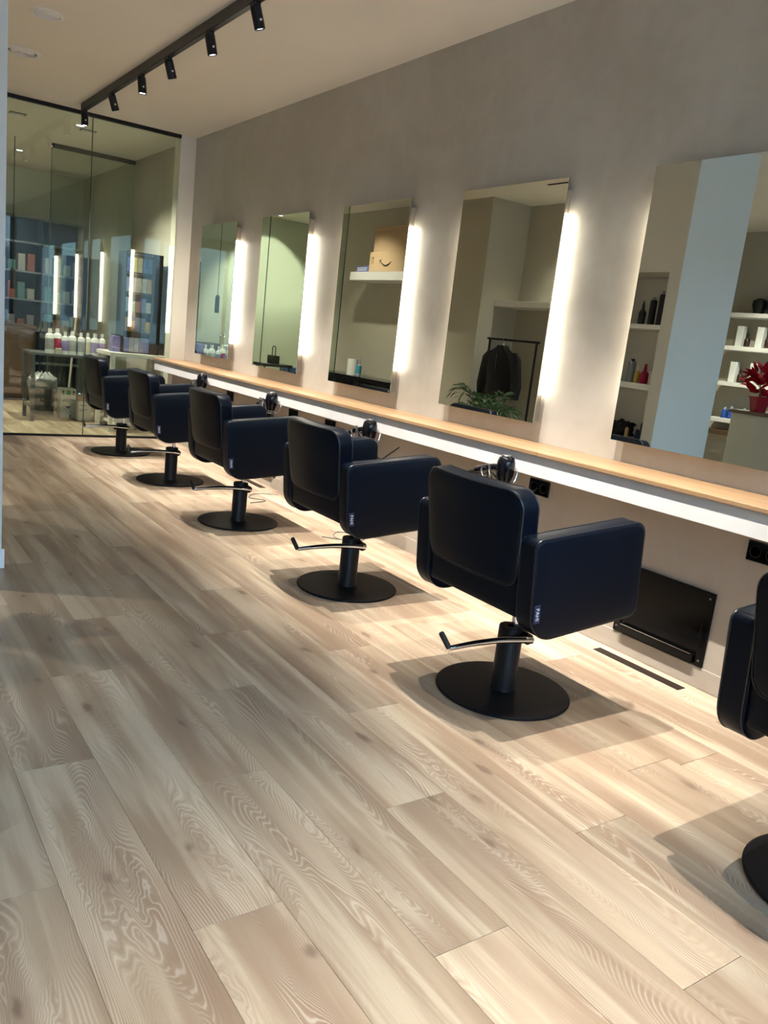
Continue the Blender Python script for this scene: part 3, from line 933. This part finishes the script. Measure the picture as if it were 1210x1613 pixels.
# ---- floor items of the back room
bn = thing('waste_bin', 'round grey waste bin with a full plastic liner behind the glass', 'bin', (-1.03, 10.0, 0))
obj('bin_body', bm_lathe([(0, 0), (0.125, 0), (0.15, 0.36), (0.155, 0.365), (0.145, 0.365), (0.12, 0.02), (0, 0.02)], n=30), colmat((0.10, 0.095, 0.085), 0.35), bn, 35)
lbm = bm_lathe([(0.150, 0.28), (0.162, 0.36), (0.158, 0.40), (0.12, 0.43), (0.06, 0.47), (0, 0.45)], n=30)
for v in lbm.verts:
    v.co += Vector((random.uniform(-.012, .012), random.uniform(-.012, .012), random.uniform(-.02, .02)))
obj('liner', lbm, colmat((0.26, 0.27, 0.27), 0.3), bn, True)
bx = thing('shipping_box', 'tall white carton with green and black handling marks behind the glass', 'box', (-0.815, 9.76, 0))
obj('carton_body', bm_box((-0.085, -0.085, 0), (0.085, 0.085, 0.33), 0.003, seg=1), M_paper, bx)
obj('green_mark', bm_box((-0.022, -0.0865, 0.265), (0.022, -0.085, 0.315)), colmat((0.15, 0.45, 0.12)), bx)
for s in (-1, 1):
    a = bmesh.new()
    vs_ = [a.verts.new((s*0.055+dx, -0.0862, z)) for dx, z in ((-0.004, 0.265), (0.004, 0.265), (0.004, 0.295), (0.013, 0.295), (0, 0.315), (-0.013, 0.295), (-0.004, 0.295))]
    a.faces.new(vs_)
    obj('arrow_mark', a, M_print, bx)
dia = [(0, 0.245), (0.07, 0.175), (0, 0.105), (-0.07, 0.175)]
obj('diamond_mark', bm_tube([(x, -0.0862, z) for p, q in zip(dia, dia[1:]+dia[:1]) for x, z in [p, ((p[0]+q[0])/2, (p[1]+q[1])/2)]], 0.0013, 4, True), M_print, bx)
a = bmesh.new()
a.faces.new([a.verts.new((x, -0.0864, z)) for x, z in ((-0.03, 0.135), (0.03, 0.135), (0, 0.105))])
obj('diamond_tip', a, M_print, bx)
obj('glass_mark', bm_box((0.01, -0.0864, 0.015), (0.03, -0.085, 0.04)), M_print, bx)
b2 = thing('small_shipping_box', 'small white printed carton beside the tall one behind the glass', 'box', (-0.685, 9.53, 0))
obj('carton_body', bm_box((-0.07, -0.06, 0), (0.07, 0.06, 0.21), 0.003, seg=1), M_paper, b2)
for k, (z, w) in enumerate(((0.17, 0.04), (0.125, 0.05), (0.108, 0.03))):
    obj('print_line', bm_box((-0.055, -0.0612, z), (-0.055+w*1.8, -0.06, z+0.007)), colmat((0.25, 0.25, 0.28)), b2)
carton('brown_parcel', (-0.66, 9.72, 0), 0.13, 0.12, 0.27, None, 'brown cardboard parcel behind the small white carton', mat=M_card)
tl = thing('low_trolley', 'low white trolley with white cartons on the back room floor', 'trolley', (-0.40, 9.04, 0), 0.0)
obj('deck', bm_box((-0.14, -0.20, 0.05), (0.14, 0.20, 0.075), 0.003), M_white, tl)
for sx in (-0.11, 0.11):
    for sy in (-0.17, 0.17):
        obj('castor', bm_cyl((sx-0.01, sy, 0.025), (sx+0.01, sy, 0.025), 0.025, n=14), M_black, tl)
carton('flat_white_box', (-0.45, 9.0, 0.0752), 0.15, 0.22, 0.05, (0.7, 0.7, 0.7), 'flat white carton lying on the low trolley')
carton('upright_white_box', (-0.32, 9.0, 0.0752), 0.07, 0.10, 0.10, (0.7, 0.7, 0.7), 'upright white carton on the low trolley')
bs = thing('broom', 'broom leaning behind the work table', 'broom', (-0.70, 10.02, 0))
obj('stick', bm_cyl((-0.05, 0.0, 0.06), (0.06, 0.14, 1.15), 0.012, n=10), colmat((0.40, 0.36, 0.30)), bs, True)
obj('brush_head', bm_box((-0.16, -0.03, 0.0), (0.06, 0.03, 0.07), 0.006), M_black, bs)
# dark cupboard at the left, deep in the back room
dc = thing('brown_cupboard', 'low dark brown cupboard deep in the back room at left', 'cupboard', (-1.32, 11.45, 0))
obj('body', bm_box((-0.45, -0.25, 0.05), (0.45, 0.25, 0.95)), M_dwood, dc)
for s in (-1, 1):
    d_ = obj('door', bm_box((s*0.008, -0.268, 0.08), (s*0.44, -0.25, 0.92), 0.003), M_dwood, dc)
    obj('knob', bm_lathe([(0, 0), (0.008, 0.0), (0.006, 0.012), (0.012, 0.02), (0, 0.026)], (s*0.05, -0.268, 0.5), 14, axis=(0, -1, 0)), M_grey, d_, True)
obj('plinth', bm_box((-0.42, -0.22, 0.0), (0.42, 0.24, 0.05)), M_black, dc)
# tall dark shelving beyond the inner glass
ts = thing('tall_shelving', 'tall dark shelving with white boards beyond the inner glass', 'shelving', (-0.62, 12.38, 0))
obj('back_panel', bm_box((-0.55, 0.14, 0.0), (0.55, 0.16, 2.35)), colmat((0.05, 0.07, 0.10)), ts)
for x in (-0.55, 0.0, 0.53):
    obj('upright', bm_box((x, -0.16, 0.0), (x+0.02, 0.14, 2.35)), colmat((0.05, 0.07, 0.10)), ts)
for z in (0.4, 0.85, 1.25, 1.62, 2.0, 2.33):
    obj('shelf_board', bm_box((-0.53, -0.16, z), (0.53, 0.14, z+0.022)), colmat((0.30, 0.33, 0.37)), ts)
rr = random.Random(4)
ordn = ['leftmost', 'second', 'third', 'fourth', 'fifth', 'sixth', 'seventh', 'rightmost']
scol = [((0.40, 0.15, 0.12), 'red'), ((0.50, 0.48, 0.44), 'cream'), ((0.15, 0.30, 0.32), 'teal'), ((0.30, 0.30, 0.34), 'grey'), ((0.50, 0.50, 0.50), 'white')]
for z, zn in ((0.8725, 'lower'), (1.2725, 'middle'), (1.6425, 'upper')):
    for k in range(8):
        c, cn = rr.choice(scol)
        hh = rr.uniform(0.12, 0.24)
        carton('shelf_carton', (-1.10+0.122*k+(0.10 if k > 3 else 0), 12.36, z), 0.09, 0.15, hh, c, '%s carton, %s from left on the %s board of the tall dark shelving' % (cn, ordn[k], zn) if k not in (0, 7) else '%s carton, %s on the %s board of the tall dark shelving' % (cn, ordn[k], zn), 'box', 'cartons on the %s board of the dark shelving' % zn)
# wash basin unit and pendant (seen in the farthest mirror)
wb = thing('wash_basin', 'white hair-wash basin on a grey cabinet, seen in the farthest mirror', 'wash basin', (-2.08, 11.75, 0))
obj('cabinet', bm_box((-0.25, -0.30, 0), (0.25, 0.30, 0.78), 0.01), M_grey, wb)
bo_ = round_poly([(-0.26, -0.32, 0.10), (0.26, -0.32, 0.10), (0.26, 0.32, 0.10), (-0.26, 0.32, 0.10)], 6)
bm = bmesh.new()
rg = []
for sc_, z in ((0.86, 0.78), (1.0, 0.88), (1.0, 0.92), (0.92, 0.92), (0.80, 0.82), (0.3, 0.80)):
    rg.append([bm.verts.new((p.x*sc_, p.y*sc_, z)) for p in bo_])
for A, B in zip(rg, rg[1:]):
    for i in range(len(A)):
        bm.faces.new((A[i], A[(i+1) % len(A)], B[(i+1) % len(A)], B[i]))
bm.faces.new(rg[-1])
obj('bowl', bm, M_basin, wb, 50)
obj('tap', bm_tube(catmull([(0, 0.27, 0.92), (0, 0.27, 1.06), (0, 0.20, 1.10), (0, 0.12, 1.05)], 6), 0.012, 10), M_chrome, wb, True)
pn = thing('pendant_lamp', 'slim black pendant lamp on a long cord, seen in the farthest mirror', 'pendant lamp', (-1.30, 10.35, 1.40))
obj('cord', bm_cyl((0, 0, 0.18), (0, 0, 1.6), 0.004, n=8), M_black, pn)
obj('shade', bm_lathe([(0, 0.20), (0.012, 0.20), (0.026, 0.18), (0.028, 0.17), (0.028, -0.03), (0.025, -0.03), (0.025, 0.0), (0, 0.0)], n=24), M_black, pn, 30)
# dark workstation in the green mirror view
gd = thing('utility_stand', 'black utility stand with a tool caddy, seen in the green mirror', 'stand', (-2.55, 11.1, 0))
obj('tray', bm_box((-0.24, -0.18, 0.70), (0.24, 0.18, 0.74), 0.005), M_black, gd)
for sx in (-0.2, 0.2):
    for sy in (-0.14, 0.14):
        obj('leg', bm_cyl((sx, sy, 0), (sx, sy, 0.70), 0.012, n=10), M_black, gd)
obj('caddy', bm_box((-0.06, -0.09, 0.74), (0.06, 0.09, 0.86), 0.006), M_gloss, gd)
obj('caddy_handle', bm_tube(catmull([(0, -0.05, 0.86), (0, -0.045, 0.98), (0, 0.045, 0.98), (0, 0.05, 0.86)], 6), 0.008, 8), M_gloss, gd, True)
carton('blue_tub', (-2.98, 11.25, 0), 0.28, 0.26, 0.70, (0.03, 0.10, 0.32), 'blue storage tub on the floor, seen in the green mirror', 'tub')
gdoor = struct('door_1', bm_box((-2.45, YB-0.03, 0.0), (-1.65, YB, 2.1), 0.003), M_green, 'pale flush door in the back room')
obj('door_handle', bm_tube([(-1.72, YB-0.03, 1.0), (-1.72, YB-0.07, 1.0), (-1.84, YB-0.07, 1.0)], 0.009, 8), M_black, gdoor, True)
# back room lamps
def downlight(x, y, w, lb, col=(1.0, 0.95, 0.80), size=100):
    t = thing('recessed_downlight', lb, 'downlight', (x, y, H), 0, 'recessed downlights')
    obj('trim_ring', bm_lathe([(0.034, -0.001), (0.036, -0.006), (0.046, -0.005), (0.048, -0.001)], n=28), M_white, t, 30)
    obj('lens', bm_lathe([(0, -0.001), (0.034, -0.001), (0.034, -0.003), (0, -0.003)], n=24), M_lens, t)
    ld = bpy.data.lights.new('downlight_beam', 'SPOT')
    ld.energy = w
    ld.color = col
    ld.spot_size = math.radians(size)
    ld.spot_blend = 0.7
    ld.shadow_soft_size = 0.03
    lo = bpy.data.objects.new('downlight_beam', ld)
    C.objects.link(lo)
    lo.parent = t
    lo.location = (0, 0, -0.02)
downlight(-0.95, 8.95, 300, 'recessed downlight above the bottle table', size=120)
downlight(-2.45, 9.3, 110, 'recessed downlight over the passage beside the glass', size=120)
downlight(-3.05, 12.25, 420, 'recessed downlight grazing the pale green wall', size=105)
downlight(-1.1, 11.2, 60, 'recessed downlight deep in the back room', size=120)
downlight(-4.9, 5.0, 330, 'recessed downlight over the reception shelves', size=120)
downlight(-3.6, 6.4, 65, 'recessed downlight over the coat alcove', size=110)

# ================================================================== OPPOSITE SIDE (seen in the mirrors)
# niche products
DK = (0.012, 0.013, 0.018)
for x, y, z, r, h, c, cap, k, lb in [
        (-2.53, 4.30, 1.6205, 0.030, 0.27, DK, (0.3, 0.3, 0.32), 1, 'tallest black spray can in the upper pillar niche'),
        (-2.53, 4.385, 1.6205, 0.028, 0.22, DK, (0.3, 0.3, 0.32), 1, 'middle black spray can in the upper pillar niche'),
        (-2.53, 4.48, 1.6205, 0.030, 0.19, DK, DK, 2, 'black pump bottle in the upper pillar niche'),
        (-2.53, 4.285, 1.1555, 0.022, 0.17, (0.60, 0.50, 0.45), (0.55, 0.3, 0.2), 2, 'pale pump bottle in the middle pillar niche'),
        (-2.53, 4.355, 1.1555, 0.035, 0.16, (0.35, 0.01, 0.06), (0.3, 0.01, 0.05), 2, 'crimson bottle in the middle pillar niche'),
        (-2.53, 4.43, 1.1555, 0.025, 0.15, (0.50, 0.38, 0.05), (0.6, 0.6, 0.55), 2, 'yellow oil bottle in the middle pillar niche'),
        (-2.53, 4.495, 1.1555, 0.030, 0.19, (0.20, 0.22, 0.26), DK, 1, 'grey cylinder bottle with black lid in the middle pillar niche'),
        (-2.53, 4.285, 0.7005, 0.016, 0.15, DK, DK, 1, 'slim black flask in the lower pillar niche'),
        (-2.53, 4.325, 0.7005, 0.020, 0.13, (0.02, 0.03, 0.12), (0.45, 0.45, 0.5), 2, 'navy dropper bottle in the lower pillar niche'),
        (-2.50, 4.41, 0.7005, 0.017, 0.09, (0.45, 0.28, 0.15), (0.45, 0.28, 0.15), 1, 'small tan tube in the lower pillar niche')]:
    bottle('product_bottle', (x, y, z), r, h, c, cap, lb, 'products in the pillar niche', k)
hb = bmesh.new()
bmesh.ops.create_icosphere(hb, subdivisions=3, radius=0.11)
for v in hb.verts:
    n_ = 0.8+0.4*math.sin(v.co.x*60)*math.sin(v.co.y*47+1)*math.cos(v.co.z*52)
    v.co = Vector((v.co.x*0.9*n_, v.co.y*1.1*n_, max(-0.06, v.co.z*0.8*n_)))
o = obj('black_wig', hb, M_cloth, None, True)
o.location = (-2.58, 4.52, 0.7625)
tag(o, 'bundle of black hair pieces in the lower pillar niche', 'hair piece')
# reception shelves
for z, y0, y1, nm in ((2.04, 4.9, 6.05, 'top'), (1.655, 4.9, 6.05, 'second'), (1.235, 4.9, 6.05, 'third'), (0.80, 5.45, 6.05, 'lowest')):
    tag(obj('wall_shelf', bm_box((XL, y0, z-0.05), (XL+0.26, y1, z), 0.003), M_white), '%s white floating shelf of the reception wall, seen in the right mirror' % nm, 'shelf', 'white reception shelves')
for k, y in enumerate((5.70, 5.52)):
    o = obj('black_pot', bm_lathe([(0, 0), (0.05, 0), (0.085, 0.10), (0.08, 0.15), (0.05, 0.17), (0.03, 0.18), (0, 0.18)], n=24), M_black, None, 35)
    o.location = (XL+0.13, y, 2.0405)
    tag(o, ('black lidded pot on the top reception shelf, left one', 'black lidded pot on the top reception shelf, right one')[k], 'pot', 'black pots on the top shelf')
for zi, z in enumerate((1.6555, 1.2355)):
    for k in range(5):
        y = 5.86-0.11*k-(0.04 if k > 1 else 0)
        if k in (1, 3):
            bottle('amber_bottle', (XL+0.16, y, z), 0.032, 0.17+0.03*(k == 3), (0.03, 0.012, 0.008), DK, '%s small amber dropper bottle on the %s reception shelf' % ('left' if k == 1 else 'right', ('second', 'third')[zi]), 'amber bottles on the %s shelf' % ('second', 'third')[zi], 2)
        else:
            carton('white_carton', (XL+0.13, y, z), 0.07, 0.085, 0.24, (0.72, 0.73, 0.72), '%s upright white product carton on the %s reception shelf' % ({0: 'leftmost', 2: 'middle', 4: 'rightmost'}[k], ('second', 'third')[zi]), 'box', 'white cartons on the %s shelf' % ('second', 'third')[zi])
for k in range(4):
    bottle('blue_jar', (XL+0.15, 5.87-0.085*k, 0.8005), 0.035, 0.13+0.02*(k % 2), (0.02, 0.07, 0.30), (0.35, 0.42, 0.5), 'small blue bottle, %s on the lowest reception shelf' % ('leftmost', 'second from left', 'third from left', 'rightmost')[k], 'blue bottles on the lowest shelf', 0)
ds = thing('reception_desk', 'taupe reception desk with dark wooden top, seen in the right mirror', 'desk', (-3.85, 3.75, 0))
obj('desk_body', bm_box((-0.30, -0.95, 0), (0.30, 0.42, 0.99)), M_opp, ds)
obj('desk_top', bm_box((-0.32, -0.97, 0.99), (0.32, 0.44, 1.02), 0.003), M_dwood, ds)
pt = thing('poinsettia', 'red poinsettia in a wrapped red pot on the reception desk', 'plant', (-3.62, 3.98, 1.0205))
obj('wrapped_pot', bm_lathe([(0, 0), (0.06, 0), (0.085, 0.11), (0.10, 0.13), (0.08, 0.13), (0.0, 0.11)], n=20), colmat((0.25, 0.01, 0.02), 0.25), pt, 35)
lf = bmesh.new()
fpts = [(0, 0), (0.02, 0.022), (0.05, 0.034), (0.08, 0.022), (0.115, 0), (0.08, -0.022), (0.05, -0.034), (0.02, -0.022)]
vs_ = [lf.verts.new((u, v, 0.012*math.sin(u*27)-abs(v)*0.3)) for u, v in fpts]
mid = [lf.verts.new((u, 0, 0.012*math.sin(u*27)+0.004)) for u in (0.03, 0.06, 0.09)]
lf.faces.new((vs_[0], vs_[1], mid[0])); lf.faces.new((vs_[1], vs_[2], mid[1], mid[0])); lf.faces.new((vs_[2], vs_[3], mid[2], mid[1])); lf.faces.new((vs_[3], vs_[4], mid[2]))
lf.faces.new((vs_[4], vs_[5], mid[2])); lf.faces.new((vs_[5], vs_[6], mid[1], mid[2])); lf.faces.new((vs_[6], vs_[7], mid[0], mid[1])); lf.faces.new((vs_[7], vs_[0], mid[0]))
lme = bpy.data.meshes.new('bract')
lf.to_mesh(lme)
lf.free()
lme.materials.append(M_leafr)
rl = random.Random(11)
for k in range(46):
    o = link_mesh('bract', lme, None, pt)
    a, e = rl.uniform(0, 2*PI), rl.uniform(-0.5, 0.9)
    hh = rl.uniform(0.15, 0.33)
    o.location = (0.10*math.cos(a)*rl.uniform(.2, 1), 0.10*math.sin(a)*rl.uniform(.2, 1), hh)
    o.rotation_euler = (rl.uniform(-.4, .4), -e, a)
    s = rl.uniform(0.9, 1.5)
    o.scale = (s, s, s)
obj('stems', bm_tube([(0, 0, 0.1), (0.02, 0.01, 0.22), (0.03, -0.02, 0.3)], 0.006, 6), M_leafg, pt, True)
tag(obj('magazine_tray', bm_box((XL, 5.62, 0.60), (XL+0.26, 6.02, 0.66), 0.004), M_dwood), 'dark wall tray under the lowest reception shelf', 'tray')
# coat alcove
tag(obj('alcove_shelf', bm_box((-4.0, 5.75, 1.80), (-3.62, 7.549, 1.87), 0.003), M_white), 'thick white shelf above the coat rack, seen in the jacket mirror', 'shelf')
rk = thing('coat_rack', 'black tubular coat rack holding a jacket, seen in the jacket mirror', 'coat rack', (-3.34, 6.84, 0))
for y in (-0.38, 0.38):
    obj('post', bm_cyl((0, y, 0.03), (0, y, 1.42), 0.013, n=12), M_black, rk)
    obj('foot', bm_box((-0.2, y-0.015, 0), (0.2, y+0.015, 0.03), 0.004), M_black, rk)
obj('rail', bm_cyl((0, -0.42, 1.42), (0, 0.42, 1.42), 0.013, n=12), M_black, rk)
jk = thing('jacket', 'black zip jacket hanging on the coat rack', 'jacket', (-3.34, 6.98, 1.335))
def cloth_loft(rows, n=24, wob=0.012, seed=1):
    bm = bmesh.new()
    r0 = random.Random(seed)
    ph = [r0.uniform(0, 6) for _ in range(4)]
    R = []
    for (z, cy_, hw, hd) in rows:
        ring = []
        for i in range(n):
            a = 2*PI*i/n
            w = 1+wob/hw*2*math.sin(3*a+ph[0]+z*9)+wob/hw*math.sin(7*a+ph[1]-z*14)
            ring.append(bm.verts.new((hd*math.sin(a)*w, cy_+hw*math.cos(a)*w, z)))
        R.append(ring)
    for A, B in zip(R, R[1:]):
        for i in range(n):
            bm.faces.new((A[i], A[(i+1) % n], B[(i+1) % n], B[i]))
    bm.faces.new(R[0]); bm.faces.new(R[-1])
    return bm
obj('torso', cloth_loft([(0.02, 0, 0.05, 0.04), (-0.02, 0, 0.10, 0.05), (-0.06, 0, 0.19, 0.06), (-0.15, 0, 0.21, 0.075), (-0.30, 0, 0.20, 0.08), (-0.46, 0, 0.21, 0.085), (-0.54, 0, 0.20, 0.08)]), M_cloth, jk, True)
for s in (-1, 1):
    sl = [(-0.05, s*0.17, 0.06, 0.055), (-0.12, s*0.215, 0.07, 0.06), (-0.28, s*0.255, 0.065, 0.055), (-0.42, s*0.28, 0.055, 0.05), (-0.56, s*0.29, 0.045, 0.04)]
    obj('sleeve', cloth_loft(sl, 16, 0.006, 3+s), M_cloth, jk, True)
obj('zip', bm_box((0.078, -0.004, -0.52), (0.086, 0.004, -0.08)), M_grey, jk)
obj('hanger_hook', bm_tube(catmull([(0, 0, 0.02), (0, 0, 0.06), (0.018, 0, 0.085), (0, 0.0, 0.104), (-0.018, 0, 0.09)], 5), 0.003, 6), M_chrome, jk, True)
# palm in front of the far wall block
pp = thing('potted_palm', 'small green palm in a dark pot, seen low in the jacket mirror', 'plant', (-2.80, 6.50, 0))
obj('pot', bm_lathe([(0, 0), (0.11, 0), (0.15, 0.30), (0.16, 0.31), (0.145, 0.31), (0.0, 0.28)], n=26), M_grey, pp, 35)
rp = random.Random(5)
for k in range(13):
    a = 2*PI*k/13+rp.uniform(-.2, .2)
    L = rp.uniform(0.28, 0.40)
    up = rp.uniform(0.38, 0.62)
    st = [Vector((math.cos(a)*L*t, math.sin(a)*L*t, 0.28+up*math.sin(t*PI*0.62))) for t in [i/10 for i in range(11)]]
    fr = obj('frond', bm_tube(st, [0.006-0.0045*i/10 for i in range(11)], 5), M_leafg, pp, True)
    lb_ = bmesh.new()
    for i in range(3, 11):
        p = st[i]
        d = (st[i]-st[i-1]).normalized()
        side = d.cross(Vector((0, 0, 1))).normalized()
        for s in (-1, 1):
            q = p+side*s*0.17*(1-0.05*i)+d*0.11+Vector((0, 0, -0.035))
            w = d*0.017
            m_ = (p+q)/2+Vector((0, 0, 0.012))
            v0, v1, v2, v3, v4 = [lb_.verts.new(x) for x in (p, m_-w, q, m_+w, m_+Vector((0, 0, 0.004)))]
            for tri in ((v0, v1, v4), (v1, v2, v4), (v2, v3, v4), (v3, v0, v4)):
                lb_.faces.new(tri)
    obj('leaflets', lb_, M_leafg, fr)
# shelf with cardboard boxes opposite (third mirror)
tag(obj('box_shelf', bm_box((-3.4, 8.35, 2.02), (-3.05, 9.97, 2.13), 0.003), M_white), 'thick white shelf carrying cardboard boxes, seen in the middle mirror', 'shelf')
sb = thing('smile_box', 'cardboard box with printed smile arrow, lower one on the shelf', 'box', (-3.22, 9.10, 2.1305))
obj('carton_body', bm_box((-0.16, -0.42, 0), (0.16, 0.42, 0.25), 0.003, seg=1), M_card, sb)
arc = [(0.1615, -0.10+0.26*t, 0.125-0.055*math.sin(PI*t)+0.01*t) for t in [i/14 for i in range(15)]]
obj('smile_mark', bm_tube(arc, [0.003+0.006*math.sin(PI*i/14) for i in range(15)], 6), M_print, sb, True)
obj('arrow_tip', bm_tube([(0.1615, 0.13, 0.145), (0.1615, 0.165, 0.145), (0.1615, 0.17, 0.10)], 0.004, 6), M_print, sb)
for k in (0.33, 0.37):
    obj('up_arrow', bm_tube([(0.1615, k, 0.10), (0.1615, k, 0.19), (0.1615, k-0.01, 0.17)], 0.0025, 5), M_print, sb)
ub = thing('plain_carton', 'plain brown carton on top of the smile box', 'box', (-3.23, 9.08, 2.3815))
obj('carton_body', bm_box((-0.15, -0.40, 0), (0.15, 0.40, 0.27), 0.003, seg=1), M_card, ub)
obj('lid_edge', bm_box((-0.156, -0.406, 0.27), (0.156, 0.406, 0.315), 0.003, seg=1), M_card, ub)
bb = thing('blue_print_box', 'flat white carton with blue print beside the smile box', 'box', (-3.18, 9.72, 2.1305))
obj('carton_body', bm_box((-0.10, -0.15, 0), (0.10, 0.15, 0.075), 0.002, seg=1), colmat((0.10, 0.13, 0.35)), bb)
for z in (0.02, 0.045):
    obj('print_line', bm_box((0.1, -0.12, z), (0.1012, 0.12, z+0.010)), M_paper, bb)
bc = thing('black_counter', 'glossy black counter opposite, seen low in the middle mirror', 'counter', (-3.2, 9.75, 0))
obj('body', bm_box((-0.198, -1.05, 0), (0.2, 0.85, 0.70)), M_black, bc)
obj('worktop', bm_box((-0.198, -1.07, 0.70), (0.23, 0.87, 0.74), 0.003), M_gloss, bc)
for y in (-0.6, 0.0, 0.6):
    dr = obj('drawer', bm_box((0.2, y-0.22, 0.45), (0.215, y+0.22, 0.67), 0.003), M_gloss, bc)
    obj('pull', bm_box((0.215, y-0.06, 0.60), (0.222, y+0.06, 0.61)), M_chrome, dr)
o = obj('paper_roll', bm_lathe([(0.022, 0), (0.075, 0), (0.075, 0.22), (0.022, 0.22), (0.022, 0)], n=28), M_paper, None, 35)
o.location = (-3.12, 9.78, 0.7405)
tag(o, 'white paper towel roll on the black counter', 'paper roll')
bottle('spray_bottle', (-3.10, 9.58, 0.7405), 0.040, 0.24, (0.45, 0.55, 0.60), (0.3, 0.3, 0.35), 'clear spray bottle with blue liquid on the black counter', None, 2, (0.04, 0.30, 0.42))
